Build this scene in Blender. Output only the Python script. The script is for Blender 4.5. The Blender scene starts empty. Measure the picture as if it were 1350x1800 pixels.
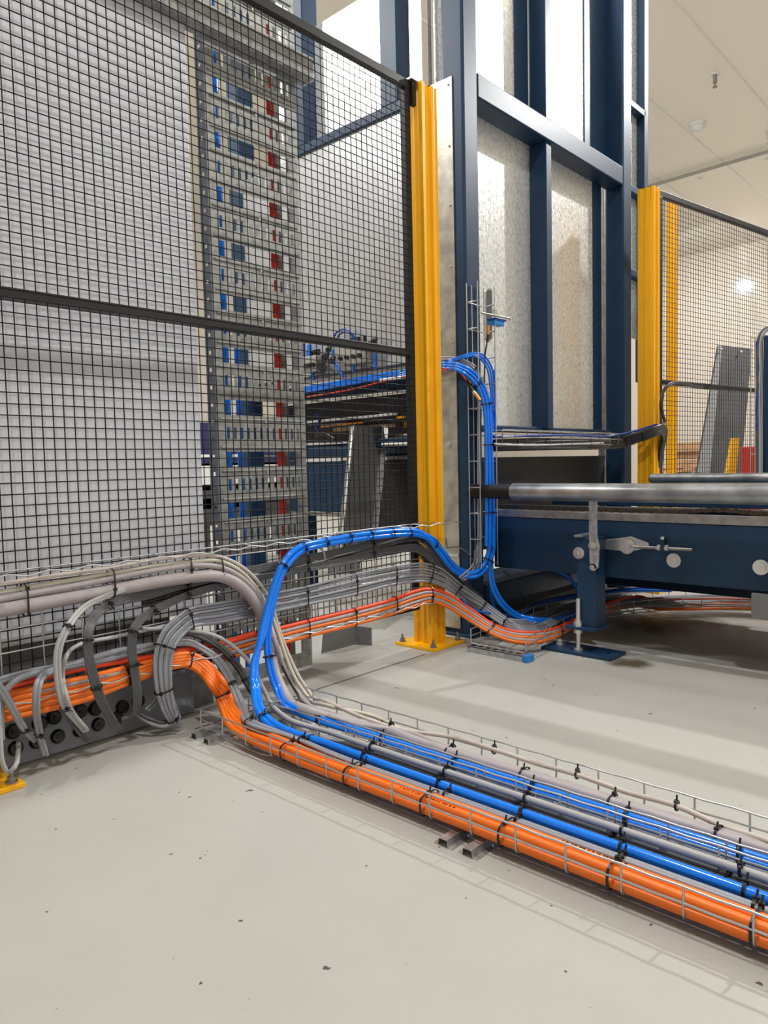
import bpy, bmesh, math, random
from mathutils import Vector, Matrix
random.seed(7)
C = bpy.context.scene.collection
S = bpy.context.scene
# ------------------------------------------------------------------ camera
F, CX, CY, H = 1293.0, 675.0, 900.0, 0.715
R3 = Matrix(((0.674, 0.063, -0.736), (-0.738, 0.027, -0.674), (-0.023, 0.998, 0.065)))
def _ortho():
    def ray(x, y): return Vector((x-CX, -(y-CY), -F))
    d1 = ray(1860, 789).normalized(); d2 = ray(-740, 848).normalized()
    up = d1.cross(d2).normalized(); m = (d1+d2).normalized(); n = up.cross(m)
    return Matrix((((m-n)/2**.5), ((m+n)/2**.5), up))
R3 = _ortho()
cam_d = bpy.data.cameras.new('camera'); cam = bpy.data.objects.new('camera', cam_d); C.objects.link(cam)
cam_d.sensor_fit = 'HORIZONTAL'; cam_d.sensor_width = 36; cam_d.lens = F/1350*36
cam_d.clip_start = 0.02; cam_d.clip_end = 200
cam.matrix_world = Matrix.Translation((0, 0, H)) @ R3.to_4x4()
S.camera = cam
# ------------------------------------------------------------------ light
S.view_settings.view_transform = 'Standard'; S.view_settings.look = 'None'
S.view_settings.gamma = 1; S.view_settings.use_curve_mapping = False
S.view_settings.exposure = -0.08
w = bpy.data.worlds.new('world'); S.world = w; w.use_nodes = True
w.node_tree.nodes['Background'].inputs[0].default_value = (0.93, 0.95, 1.0, 1)
w.node_tree.nodes['Background'].inputs[1].default_value = 0.04
def lamp(name, loc, power, size, aim, col=(1, 0.985, 0.965)):
    d = bpy.data.lights.new(name, 'AREA'); d.shape = 'SQUARE'; d.size = size; d.energy = power; d.color = col
    o = bpy.data.objects.new(name, d); C.objects.link(o); o.location = loc
    o.rotation_euler = (Vector(aim)-Vector(loc)).to_track_quat('-Z', 'Y').to_euler()
    return o
lamp('ceiling_lamp_right', (8.6, -0.5, 5.5), 430, 0.16, (1.5, 1.3, 0))
lamp('ceiling_lamp_near', (0.2, -1.0, 5.5), 115, 0.12, (1.2, 1.9, 0.8))
lamp('ceiling_lamp_overhead', (1.5, 2.05, 5.6), 140, 0.18, (1.5, 1.9, 0))
lamp('ceiling_lamp_rear', (-1.4, 5.8, 5.6), 200, 0.40, (1.5, 1.8, 0.3))
lamp('ceiling_lamp_hall', (7.5, 4.5, 5.7), 110, 0.6, (9, 5, 0))
lamp('front_fill_light', (5.5, -5.5, 5.6), 250, 0.6, (5.5, -7.0, 1.5))  # added fill, brightens the front wall that the sheets and blue paint reflect
lamp('ceiling_lamp_far', (2.0, 9.5, 5.7), 300, 0.8, (3, 8, 0))
lamp('ceiling_lamp_end', (16.98, 6.81, 5.6), 110, 0.22, (19, 6, 1)); lamp('ceiling_lamp_side', (15.0, 1.0, 5.6), 300, 0.8, (17, 1.5, 1))

# ------------------------------------------------------------------ materials
def mat(name, col, rough=0.5, metal=0.0, noise=0.0, nscale=30, bump=0.0, bscale=200, col2=None, spec=None, coat=0.0, rvar=0.0):
    m = bpy.data.materials.new(name); m.use_nodes = True; nt = m.node_tree
    b = nt.nodes['Principled BSDF']
    b.inputs['Base Color'].default_value = (*col, 1); b.inputs['Roughness'].default_value = rough
    b.inputs['Metallic'].default_value = metal
    if spec is not None: b.inputs['Specular IOR Level'].default_value = spec
    if coat: b.inputs['Coat Weight'].default_value = coat; b.inputs['Coat Roughness'].default_value = 0.15
    tc = nt.nodes.new('ShaderNodeTexCoord')
    if noise or col2:
        n = nt.nodes.new('ShaderNodeTexNoise'); n.inputs['Scale'].default_value = nscale; n.inputs['Detail'].default_value = 5
        nt.links.new(tc.outputs['Object'], n.inputs['Vector'])
        r = nt.nodes.new('ShaderNodeValToRGB'); r.color_ramp.elements[0].position = 0.35; r.color_ramp.elements[1].position = 0.65
        c2 = col2 if col2 else tuple(max(0, c*(1-noise)) for c in col)
        r.color_ramp.elements[0].color = (*c2, 1); r.color_ramp.elements[1].color = (*col, 1)
        nt.links.new(n.outputs['Fac'], r.inputs['Fac']); nt.links.new(r.outputs['Color'], b.inputs['Base Color'])
        if rvar:
            mr = nt.nodes.new('ShaderNodeMapRange'); mr.inputs['To Min'].default_value = rough-rvar; mr.inputs['To Max'].default_value = rough+rvar
            nt.links.new(n.outputs['Fac'], mr.inputs['Value']); nt.links.new(mr.outputs[0], b.inputs['Roughness'])
    if bump:
        n2 = nt.nodes.new('ShaderNodeTexNoise'); n2.inputs['Scale'].default_value = bscale; n2.inputs['Detail'].default_value = 2
        nt.links.new(tc.outputs['Object'], n2.inputs['Vector'])
        bp = nt.nodes.new('ShaderNodeBump'); bp.inputs['Strength'].default_value = bump; bp.inputs['Distance'].default_value = 0.002
        nt.links.new(n2.outputs['Fac'], bp.inputs['Height']); nt.links.new(bp.outputs[0], b.inputs['Normal'])
    return m
M = {}
M['navy'] = mat('navy_paint', (0.011, 0.040, 0.092), 0.40, 0.0, spec=0.32, noise=0.15, nscale=9, bump=0.05, bscale=60)
M['yellow'] = mat('yellow_paint', (0.93, 0.46, 0.004), 0.30, 0.0, noise=0.05, nscale=8)
M['black'] = mat('black_paint', (0.008, 0.008, 0.008), 0.45, spec=0.35)
M['wire_black'] = mat('black_wire', (0.006, 0.006, 0.010), 0.55, spec=0.25)
M['tie'] = mat('black_nylon', (0.008, 0.008, 0.008), 0.35)
M['galv'] = mat('galvanised_steel', (0.62, 0.64, 0.65), 0.38, 0.85, noise=0.35, nscale=60, bump=0.15, bscale=300, rvar=0.08)
M['galv_dull'] = mat('dull_galvanised_steel', (0.44, 0.45, 0.44), 0.50, 0.55, noise=0.35, nscale=45, bump=0.1, bscale=250)
M['galv_dark'] = mat('dark_and_shaded_zinc_steel', (0.28, 0.29, 0.31), 0.5, 0.6, noise=0.3, nscale=45)  # darker zinc; on the left ladder flange it paints in the shade
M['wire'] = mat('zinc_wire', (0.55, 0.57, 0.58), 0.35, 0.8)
M['zinc'] = mat('zinc_plated', (0.72, 0.72, 0.70), 0.28, 0.9)
M['pipe'] = mat('galvanised_pipe', (0.48, 0.50, 0.51), 0.36, 0.75, noise=0.4, nscale=14, bump=0.1, bscale=80, rvar=0.1)
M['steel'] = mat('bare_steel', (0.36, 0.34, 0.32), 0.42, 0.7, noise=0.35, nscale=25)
M['chain'] = mat('oiled_chain', (0.10, 0.075, 0.055), 0.35, 0.7, noise=0.5, nscale=80)
M['cab'] = mat('light_grey_cabinet_paint', (0.70, 0.725, 0.80), 0.45, noise=0.03, nscale=5)
M['cab_dk'] = mat('grey_plinth_paint', (0.20, 0.205, 0.21), 0.5)
M['plinth'] = mat('dark_gland_plate', (0.19, 0.205, 0.235), 0.5)
M['greybox'] = mat('grey_box_paint', (0.21, 0.22, 0.23), 0.5)
M['rubber'] = mat('black_rubber', (0.004, 0.004, 0.004), 0.28)
M['orange'] = mat('orange_sheath', (0.88, 0.175, 0.010), 0.42, bump=0.03, bscale=90)
M['redorange'] = mat('red_orange_sheath', (0.90, 0.075, 0.018), 0.42)
M['blue'] = mat('blue_hose', (0.002, 0.20, 0.90), 0.16)
M['blue_dk'] = mat('dark_blue_hose', (0.006, 0.045, 0.30), 0.25)
M['cgrey'] = mat('grey_sheath', (0.27, 0.285, 0.32), 0.38)
M['clight'] = mat('light_grey_sheath', (0.40, 0.40, 0.40), 0.42)
M['cdark'] = mat('dark_grey_sheath', (0.085, 0.088, 0.095), 0.40)
M['cblack'] = mat('black_sheath', (0.012, 0.012, 0.013), 0.35)
M['lilac'] = mat('lilac_grey_sheath', (0.40, 0.36, 0.37), 0.45, noise=0.1, nscale=30)
M['beige'] = mat('beige_sheath', (0.58, 0.55, 0.45), 0.45)
M['pale'] = mat('pale_pinkish_sheath', (0.56, 0.50, 0.46), 0.5)
M['braid'] = mat('braided_sheath', (0.50, 0.40, 0.38), 0.5, noise=0.5, nscale=400, col2=(0.12, 0.08, 0.08))
M['red'] = mat('red_plastic', (0.62, 0.03, 0.012), 0.4)
M['white'] = mat('white_plastic', (0.78, 0.78, 0.76), 0.4)
M['cream'] = mat('cream_wall_panel', (0.80, 0.77, 0.70), 0.30)
M['creamw'] = mat('warm_white_wall_panel', (0.84, 0.75, 0.66), 0.11)
M['wood'] = mat('raw_pine', (0.60, 0.36, 0.19), 0.6, noise=0.35, nscale=12)
M['interior'] = mat('black_belt_and_dark_interior', (0.004, 0.005, 0.008), 0.5)  # belt black, also painted on for the darkness inside openings
M['brass'] = mat('brass_fitting', (0.72, 0.28, 0.05), 0.35, 0.6)
M['valve'] = mat('light_grey_valve_body', (0.40, 0.38, 0.34), 0.45)
M['bracketplate'] = mat('weathered_zinc_plate', (0.60, 0.57, 0.50), 0.30, 0.75, noise=0.35, nscale=18, bump=0.08, bscale=120)
M['navysign'] = mat('navy_sign', (0.02, 0.02, 0.09), 0.4)
M['bluelight'] = mat('sky_blue_plastic', (0.02, 0.22, 0.62), 0.35)
M['char'] = mat('charcoal_sheet', (0.075, 0.075, 0.08), 0.45, 0.3, noise=0.3, nscale=6)

M['sheet_smooth'] = mat('smooth_galvanised_sheet', (0.70, 0.71, 0.74), 0.30, 0.60, noise=0.14, nscale=70, bump=0.05, bscale=90)
def flake_mat():            # galvanised sheet with a visible spangle
    m = bpy.data.materials.new('spangled_galvanised_sheet'); m.use_nodes = True; nt = m.node_tree; b = nt.nodes['Principled BSDF']
    tc = nt.nodes.new('ShaderNodeTexCoord')
    mp = nt.nodes.new('ShaderNodeMapping'); mp.inputs['Scale'].default_value = (1.0, 1.0, 0.55)
    v = nt.nodes.new('ShaderNodeTexVoronoi'); v.inputs['Scale'].default_value = 150
    n = nt.nodes.new('ShaderNodeTexNoise'); n.inputs['Scale'].default_value = 95; n.inputs['Detail'].default_value = 3
    nt.links.new(tc.outputs['Object'], mp.inputs[0]); nt.links.new(mp.outputs[0], v.inputs['Vector']); nt.links.new(mp.outputs[0], n.inputs['Vector'])
    r = nt.nodes.new('ShaderNodeValToRGB'); e = r.color_ramp.elements
    e[0].position = 0.36; e[0].color = (0.60, 0.61, 0.61, 1); e[1].position = 0.50; e[1].color = (0.88, 0.89, 0.88, 1)
    nt.links.new(n.outputs['Fac'], r.inputs['Fac']); nt.links.new(r.outputs[0], b.inputs['Base Color'])
    b.inputs['Metallic'].default_value = 0.5
    mr = nt.nodes.new('ShaderNodeMapRange'); mr.inputs['To Min'].default_value = 0.20; mr.inputs['To Max'].default_value = 0.38
    nt.links.new(v.outputs['Color'], mr.inputs['Value']); nt.links.new(mr.outputs[0], b.inputs['Roughness'])
    bp = nt.nodes.new('ShaderNodeBump'); bp.inputs['Strength'].default_value = 0.18; bp.inputs['Distance'].default_value = 0.001
    nt.links.new(n.outputs['Fac'], bp.inputs['Height']); nt.links.new(bp.outputs[0], b.inputs['Normal'])
    return m
M['sheet'] = flake_mat()

def floor_mat():
    m = bpy.data.materials.new('sealed_grey_concrete'); m.use_nodes = True; nt = m.node_tree; b = nt.nodes['Principled BSDF']
    tc = nt.nodes.new('ShaderNodeTexCoord')
    n = nt.nodes.new('ShaderNodeTexNoise'); n.inputs['Scale'].default_value = 1.6; n.inputs['Detail'].default_value = 8; n.inputs['Roughness'].default_value = 0.65
    nt.links.new(tc.outputs['Object'], n.inputs['Vector'])
    r = nt.nodes.new('ShaderNodeValToRGB'); e = r.color_ramp.elements
    e[0].position = 0.3; e[0].color = (0.39, 0.386, 0.358, 1); e[1].position = 0.7; e[1].color = (0.44, 0.436, 0.408, 1)
    nt.links.new(n.outputs['Fac'], r.inputs['Fac'])
    n2 = nt.nodes.new('ShaderNodeTexNoise'); n2.inputs['Scale'].default_value = 38; n2.inputs['Detail'].default_value = 3
    nt.links.new(tc.outputs['Object'], n2.inputs['Vector'])
    r2 = nt.nodes.new('ShaderNodeValToRGB'); e = r2.color_ramp.elements      # sparse specks of dirt
    e[0].position = 0.255; e[0].color = (0.18, 0.17, 0.15, 1); e[1].position = 0.275; e[1].color = (1, 1, 1, 1)
    nt.links.new(n2.outputs['Fac'], r2.inputs['Fac'])
    mx = nt.nodes.new('ShaderNodeMix'); mx.data_type = 'RGBA'; mx.blend_type = 'MULTIPLY'; mx.inputs[0].default_value = 1
    nt.links.new(r.outputs[0], mx.inputs[6]); nt.links.new(r2.outputs[0], mx.inputs[7]); nt.links.new(mx.outputs[2], b.inputs['Base Color'])
    b.inputs['Roughness'].default_value = 0.42
    bp = nt.nodes.new('ShaderNodeBump'); bp.inputs['Strength'].default_value = 0.06; bp.inputs['Distance'].default_value = 0.002
    n3 = nt.nodes.new('ShaderNodeTexNoise'); n3.inputs['Scale'].default_value = 60
    nt.links.new(tc.outputs['Object'], n3.inputs['Vector']); nt.links.new(n3.outputs['Fac'], bp.inputs['Height']); nt.links.new(bp.outputs[0], b.inputs['Normal'])
    return m
M['floor'] = floor_mat()
def stain_mat():
    m = bpy.data.materials.new('oil_and_dust_stain'); m.use_nodes = True; nt = m.node_tree; b = nt.nodes['Principled BSDF']
    b.inputs['Base Color'].default_value = (0.11, 0.09, 0.055, 1); b.inputs['Roughness'].default_value = 0.35
    tc = nt.nodes.new('ShaderNodeTexCoord'); n = nt.nodes.new('ShaderNodeTexNoise'); n.inputs['Scale'].default_value = 14; n.inputs['Detail'].default_value = 6
    g = nt.nodes.new('ShaderNodeTexGradient'); g.gradient_type = 'SPHERICAL'
    nt.links.new(tc.outputs['Object'], n.inputs['Vector'])
    nt.links.new(tc.outputs['Generated'], g.inputs['Vector'])
    mp = nt.nodes.new('ShaderNodeMapping'); mp.inputs['Location'].default_value = (-1, -1, 0); mp.inputs['Scale'].default_value = (2, 2, 0)
    nt.links.new(tc.outputs['Generated'], mp.inputs[0]); nt.links.new(mp.outputs[0], g.inputs['Vector'])
    ma = nt.nodes.new('ShaderNodeMath'); ma.operation = 'MULTIPLY'; nt.links.new(g.outputs['Fac'], ma.inputs[0]); nt.links.new(n.outputs['Fac'], ma.inputs[1])
    mr = nt.nodes.new('ShaderNodeMapRange'); mr.inputs['From Min'].default_value = 0.10; mr.inputs['From Max'].default_value = 0.38; mr.inputs['To Max'].default_value = 0.85
    nt.links.new(ma.outputs[0], mr.inputs['Value']); nt.links.new(mr.outputs[0], b.inputs['Alpha'])
    return m
M['stain'] = stain_mat()

# ------------------------------------------------------------------ geometry helpers
def _ray(px, py): return R3 @ Vector((px-CX, -(py-CY), -F))
O = Vector((0, 0, H))
def atx(px, py, X): d = _ray(px, py); return O + d*(X/d.x)
def aty(px, py, Y): d = _ray(px, py); return O + d*(Y/d.y)
def atz(px, py, Z): d = _ray(px, py); return O + d*((Z-H)/d.z)
def pt(p):
    """('y',px,py,Y) / ('x',..) / ('z',..) traced on a real plane, or ('w',x,y,z) in the world"""
    k = p[0]
    if k == 'w': return Vector(p[1:])
    return {'x': atx, 'y': aty, 'z': atz}[k](*p[1:])
def pts(L): return [pt(p) for p in L]
def tag(o, label=None, cat=None, group=None, kind=None):
    if label: o['label'] = label
    if cat: o['category'] = cat
    if group: o['group'] = group
    if kind: o['kind'] = kind
    return o
def thing(name, label, cat, loc=(0, 0, 0), group=None):
    o = bpy.data.objects.new(name, None); C.objects.link(o); o.location = loc; o.empty_display_size = 0.05
    return tag(o, label, cat, group)
class MB:
    def __init__(s): s.v = []; s.f = []; s.sm = []
    def _add(s, vs, fs, smooth=False):
        n = len(s.v); s.v += [tuple(v) for v in vs]; s.f += [tuple(i+n for i in f) for f in fs]; s.sm += [smooth]*len(fs)
    def box(s, a, b):
        x0, x1 = sorted((a[0], b[0])); y0, y1 = sorted((a[1], b[1])); z0, z1 = sorted((a[2], b[2]))
        v = [(x0, y0, z0), (x1, y0, z0), (x1, y1, z0), (x0, y1, z0), (x0, y0, z1), (x1, y0, z1), (x1, y1, z1), (x0, y1, z1)]
        s._add(v, [(0, 3, 2, 1), (4, 5, 6, 7), (0, 1, 5, 4), (1, 2, 6, 5), (2, 3, 7, 6), (3, 0, 4, 7)]); return s
    def obox(s, c, ax, ay, az):
        c = Vector(c); ax = Vector(ax); ay = Vector(ay); az = Vector(az)
        v = [c+ax*i+ay*j+az*k for i, j, k in ((-1, -1, -1), (1, -1, -1), (1, 1, -1), (-1, 1, -1), (-1, -1, 1), (1, -1, 1), (1, 1, 1), (-1, 1, 1))]
        s._add(v, [(0, 3, 2, 1), (4, 5, 6, 7), (0, 1, 5, 4), (1, 2, 6, 5), (2, 3, 7, 6), (3, 0, 4, 7)]); return s
    def bar(s, p0, p1, r, n=6, smooth=True):
        return s.tube([Vector(p0), Vector(p1)], r, n, smooth)
    def tube(s, P, r, n=8, smooth=True, cap=True):
        P = [Vector(p) for p in P]; m = len(P)
        T = [(P[min(i+1, m-1)]-P[max(i-1, 0)]).normalized() for i in range(m)]
        a = Vector((0, 0, 1)) if abs(T[0].z) < .9 else Vector((1, 0, 0))
        N = (a - T[0]*a.dot(T[0])).normalized(); vs = []
        for i in range(m):
            N = (N - T[i]*N.dot(T[i])).normalized(); B = T[i].cross(N)
            rr = r[i] if isinstance(r, (list, tuple)) else r
            for k in range(n):
                t = 2*math.pi*k/n; vs.append(P[i] + N*math.cos(t)*rr + B*math.sin(t)*rr)
        fs = [(i*n+k, i*n+(k+1) % n, (i+1)*n+(k+1) % n, (i+1)*n+k) for i in range(m-1) for k in range(n)]
        s._add(vs, fs, smooth)
        if cap: s._add([vs[k] for k in range(n)], [tuple(range(n))[::-1]]); s._add([vs[(m-1)*n+k] for k in range(n)], [tuple(range(n))])
        return s
    def prism(s, poly, z0, z1, M4=None):
        n = len(poly); v = [Vector((x, y, z0)) for x, y in poly]+[Vector((x, y, z1)) for x, y in poly]
        if M4: v = [M4 @ q for q in v]
        s._add(v, [tuple(range(n))[::-1], tuple(range(n, 2*n))]+[(i, (i+1) % n, n+(i+1) % n, n+i) for i in range(n)]); return s
    def build(s, name, m, parent=None, bevel=0.0):
        me = bpy.data.meshes.new(name)
        org = Vector((0, 0, 0))
        if not parent:
            xs = [v[0] for v in s.v]; ys = [v[1] for v in s.v]; zs = [v[2] for v in s.v]
            org = Vector(((min(xs)+max(xs))/2, (min(ys)+max(ys))/2, min(zs)))
        else:
            q = parent
            while q: org += q.location; q = q.parent
        me.from_pydata([tuple(Vector(v)-org) for v in s.v], [], s.f)
        me.polygons.foreach_set('use_smooth', s.sm); me.materials.append(m if not isinstance(m, str) else M[m])
        bm = bmesh.new(); bm.from_mesh(me); bmesh.ops.recalc_face_normals(bm, faces=bm.faces); bm.to_mesh(me); bm.free()
        o = bpy.data.objects.new(name, me); C.objects.link(o)
        if parent: o.parent = parent
        else: o.location = org
        if bevel:
            b = o.modifiers.new('bevel', 'BEVEL'); b.width = bevel; b.segments = 2; b.limit_method = 'ANGLE'
        return o
def spline(P, step=0.02):
    """Catmull-Rom through P, resampled"""
    P = [Vector(p) for p in P]
    if len(P) < 3: Q = P
    else:
        Q = []
        E = [P[0]*2-P[1]]+P+[P[-1]*2-P[-2]]
        for i in range(1, len(E)-2):
            p0, p1, p2, p3 = E[i-1:i+3]
            t01 = max((p1-p0).length, 1e-5)**.5; t12 = max((p2-p1).length, 1e-5)**.5; t23 = max((p3-p2).length, 1e-5)**.5
            m1 = (p2-p1) + t12*((p1-p0)/t01-(p2-p0)/(t01+t12)); m2 = (p2-p1) + t12*((p3-p2)/t23-(p3-p1)/(t12+t23))
            k = max(2, int((p2-p1).length/step)+1)
            for j in range(k):
                t = j/k; t2 = t*t; t3 = t2*t
                Q.append((2*t3-3*t2+1)*p1+(t3-2*t2+t)*m1+(-2*t3+3*t2)*p2+(t3-t2)*m2)
        Q.append(P[-1])
    return Q
ORD = ['first', 'second', 'third', 'fourth', 'fifth', 'sixth', 'seventh', 'eighth', 'ninth', 'tenth', 'eleventh', 'twelfth']
def cable(name, P, r, m, label, cat='cable', group=None, n=8, step=0.02):
    Q = spline(pts(P) if isinstance(P[0], tuple) else P, step)
    if isinstance(r, tuple): r = [r[0]+(r[1]-r[0])*i/(len(Q)-1) for i in range(len(Q))]
    o = MB().tube(Q, r, n).build(name, m)
    return tag(o, label, cat, group)
RIB = {}
def ribbon(key, A, B, mats, r, label, group, name='cable', layer=None, wob=0.0004, n=7, slots=None, sy=1.25):
    """countable cables side by side between two traced edges; label has {k} for the ordinal"""
    A = pts(A); B = pts(B); N = len(mats)
    out = []
    for i in range(N):
        t = (i+.5)/N; Q = []
        for a, b in zip(A, B):
            q = a.lerp(b, t); Q.append(q + Vector([random.uniform(-wob, wob) for _ in range(3)]))
        if slots:
            sx, sz = slots[i]; Q += [Vector((sx+random.uniform(-.001, .001), sy-k*(sy+.42)/7, sz+random.uniform(-.0006, .0006))) for k in range(8)]
        if layer: Q = [q + Vector(layer)*(1 if i % 2 else 0) for q in Q]
        kk = {0: 'outermost', N-1: 'innermost'}.get(i, ORD[i % 12]) if N > 1 else ''
        o = cable(name, Q, r[i] if isinstance(r, (list, tuple)) else r, mats[i], label.format(k=kk, c=''), 'cable', group, n)
        out.append(o)
    RIB[key] = (spline([a.lerp(b, 0) for a, b in zip(A, B)], 0.01), spline(B, 0.01), A, B, max(r) if isinstance(r, (list, tuple)) else r)
    return out
def tie(c, tan, across, hw, ht, label, group, tail=True, r=0.0019):
    """cable tie: strap loop in the plane across/normal, ratchet head, cut tail"""
    tan = Vector(tan).normalized(); across = Vector(across); across = (across-tan*across.dot(tan)).normalized(); nor = tan.cross(across)
    b = MB(); K = 16; P = []
    for k in range(K+1):
        a = 2*math.pi*k/K; ca, sa = math.cos(a), math.sin(a)
        ex = 0.55
        P.append(Vector(c) + across*hw*math.copysign(abs(ca)**ex, ca) + nor*ht*math.copysign(abs(sa)**ex, sa))
    w = 0.0024; vs = []; th = 0.0011
    for p in P:
        o = (p-Vector(c)).normalized()*th
        vs += [p-tan*w, p+tan*w, p+tan*w+o, p-tan*w+o]
    fs = [(i*4+j, i*4+(j+1) % 4, (i+1)*4+(j+1) % 4, (i+1)*4+j) for i in range(K) for j in range(4)]
    b._add(vs, fs, False)
    to = (O-Vector(c)).normalized(); s = 1 if nor.dot(to) > 0 else -1
    hc = Vector(c)+nor*s*ht+across*hw*random.uniform(-.5, .8)
    b.obox(hc, tan*.0042, across*.0035, nor*.0032)
    if tail: b.obox(hc+nor*s*.006+across*.004, tan*.0017, (across*.4+nor*s)*.006, (across-nor*s*.4)*.0006)
    return tag(b.build('cable_tie', 'tie'), label, 'cable tie', group)
def tie_rib(key, fr, label, group, extra=0.002, th=None):
    A, B = RIB[key][2], RIB[key][3]; r = RIB[key][4]
    SA = spline(A, .01); SB = spline(B, .01)
    # arc-length parameter on the centreline
    n = 200
    def samp(S, t):
        x = t*(len(S)-1); i = min(int(x), len(S)-2); return S[i].lerp(S[i+1], x-i)
    Cn = [a.lerp(b, .5) for a, b in zip(A, B)]; SC = spline(Cn, .01)
    c = samp(SC, fr); c2 = samp(SC, min(1, fr+.01)); c1 = samp(SC, max(0, fr-.01)); tan = (c2-c1)
    # nearest points on both edges
    a = min(SA, key=lambda p: (p-c).length); b = min(SB, key=lambda p: (p-c).length)
    ac = a-b
    tie(c, tan, ac, ac.length/2+extra, (th or r)+0.002, label, group)

def beam(p0, p1, name, m, parent=None, bevel=0.004): return MB().box(p0, p1).build(name, m, parent, bevel)
def hexbolt(mb, c, ax, r, h):
    ax = Vector(ax).normalized(); c = Vector(c)
    mb.tube([c, c+ax*h*.25], r*1.35, 16, False); mb.tube([c+ax*h*.25, c+ax*h], r, 6, False); mb.tube([c+ax*h, c+ax*h*1.25], r*.5, 10, False)

# ================================================================== SETTING
def plane_obj(name, vs, m, kind='structure'):
    b = MB(); b._add(vs, [(0, 1, 2, 3)]); o = b.build(name, m); o['kind'] = kind; return o
MB().box((-8, -8, -0.1), (22, 14, 0)).build('floor', 'floor')['kind'] = 'structure'
ZC = 6.0
cb = MB(); cb.box((-8, -8, ZC), (22, 14, ZC+.1)); o = cb.build('ceiling', mat('cream_ceiling_panel', (0.90, 0.845, 0.74), 0.35)); o['kind'] = 'structure'
for i, yy in enumerate([-0.12, 1.06, 2.24, 3.415, 4.59, 5.745, 6.93, 8.1]):   # raised seams between the ceiling panels
    o = MB().box((-6, yy-.012, ZC-.012), (22, yy+.012, ZC+.02)).build('trim_%d' % (i+1), M['cream']); o['kind'] = 'structure'
MB().box((20, -8, 0), (20.2, 14, ZC)).build('wall_right', 'creamw')['kind'] = 'structure'
MB().box((-8, 13.8, 0), (20, 14, ZC)).build('wall_back', 'cream')['kind'] = 'structure'
MB().box((-8, -8.2, 0), (20, -8, ZC)).build('wall_front', 'cream')['kind'] = 'structure'
MB().box((-8.2, -8, 0), (-8, 14, ZC)).build('wall_left', 'cream')['kind'] = 'structure'
# expansion joint in the concrete
j = MB(); j.box((1.10, 1.728, -0.004), (2.10, 1.734, 0.0008)); o = j.build('trim_20', mat('dark_joint_filler', (0.09, 0.085, 0.08), 0.7)); o['kind'] = 'structure'
# ceiling fittings
def sprinkler(p, label, s=1.0):
    t = thing('sprinkler_head', label, 'sprinkler', p, 'sprinklers on the cream ceiling'); p = Vector(p)
    MB().tube([p, p-Vector((0, 0, .03*s))], .11*s, 20).build('flange', 'white', t)
    b = MB().tube([p-Vector((0, 0, .03*s)), p-Vector((0, 0, .22*s))], .05*s, 12); b.tube([p-Vector((0, 0, .22*s)), p-Vector((0, 0, .30*s))], .02*s, 8)
    b.tube([p-Vector((0, 0, .30*s)), p-Vector((0, 0, .33*s))], .055*s, 12)
    b.build('nozzle', 'steel', t)
sprinkler(atz(1257, 130, ZC), 'metal sprinkler head hanging from ceiling, the one fully in view', .55)
sprinkler(atz(1353, 232, ZC), 'metal sprinkler head on the ceiling cut off by the right edge of the photo', .55)
p = atz(1226, 217, ZC); t = thing('smoke_detector', 'round white smoke detector on the cream ceiling', 'smoke detector', p)
MB().tube([p, p-Vector((0, 0, .05))], .13, 24).build('mounting_base', 'white', t)
MB().tube([p-Vector((0, 0, .05)), p-Vector((0, 0, .10)), p-Vector((0, 0, .12))], [.105, .095, .06], 24).build('sensor_cap', 'white', t)
for x, y, wd in ((1211, 297, 'left of the conduit and above it, the leftmost disc'), (1231, 313, 'just below the conduit, second disc from the left'), (1332, 262, 'above the conduit near the right edge'), (1348, 279, 'below the conduit at the right edge of the photo')):
    p = atz(x, y, ZC); tag(MB().tube([p, p-Vector((0, 0, .02))], .04, 12).build('ceiling_disc', 'white'), 'small white disc on the ceiling '+wd, 'ceiling disc', 'small discs on the ceiling')
a, b_ = atz(1150, 325, ZC-.06), atz(1420, 246, ZC-.06)
tag(MB().bar(a+(a-b_)*.6, b_, .032, 8).build('ceiling_conduit', 'valve'), 'long thin cream conduit running across the ceiling', 'conduit')

# ================================================================== YELLOW POSTS
def post(x0, y0, x1, y1, h, label, zbase=.012, mirror=False, bp=(.10, .10)):
    """extruded fence post with fluted faces"""
    cx, cy = (x0+x1)/2, (y0+y1)/2; t = thing('fence_post', label, 'fence post', (cx, cy, 0), 'yellow fence posts'); w, d = x1-x0, y1-y0
    def L(x, y): return (x0+x*w, y0+y*d)
    # front (-Y) and left (-X) faces carry beads and grooves
    poly = [L(0, 0), L(.18, 0), L(.24, .10), L(.36, .12), L(.42, .04), L(.50, .16), L(.62, .16), L(.66, .02), L(.80, 0), L(.84, .06), L(.90, .06), L(1, 0),
            L(1, .24), L(.88, .34), L(.88, .66), L(1, .76), L(1, 1), L(.72, 1), L(.66, .88), L(.34, .88), L(.28, 1), L(0, 1),
            L(0, .82), L(.10, .76), L(.13, .60), L(.05, .54), L(.05, .46), L(.13, .40), L(.10, .24), L(0, .18)]
    MB().prism(poly, zbase, h).build('post_profile', 'yellow', t, 0.0012)
    cap = [((x-cx)*.86+cx, (y-cy)*.86+cy) for x, y in poly]
    MB().prism(cap, h, h+.003).build('end_cap', 'black', t)
    px, py = bp
    MB().box((cx-px, cy-py, 0), (cx+px, cy+py, .012)).build('base_plate', 'yellow', t, .002)
    for sx, sy in ((-1, -1), (1, -1), (-1, 1), (1, 1)):
        b = MB(); hexbolt(b, (cx+sx*(px-.022), cy+sy*(py-.022), .012), (0, 0, 1), .010, .014); b.bar((cx+sx*(px-.022), cy+sy*(py-.022), .02), (cx+sx*(px-.022), cy+sy*(py-.022), .042), .005, 8)
        b.build('anchor_bolt', 'steel', t)
    return t
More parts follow.
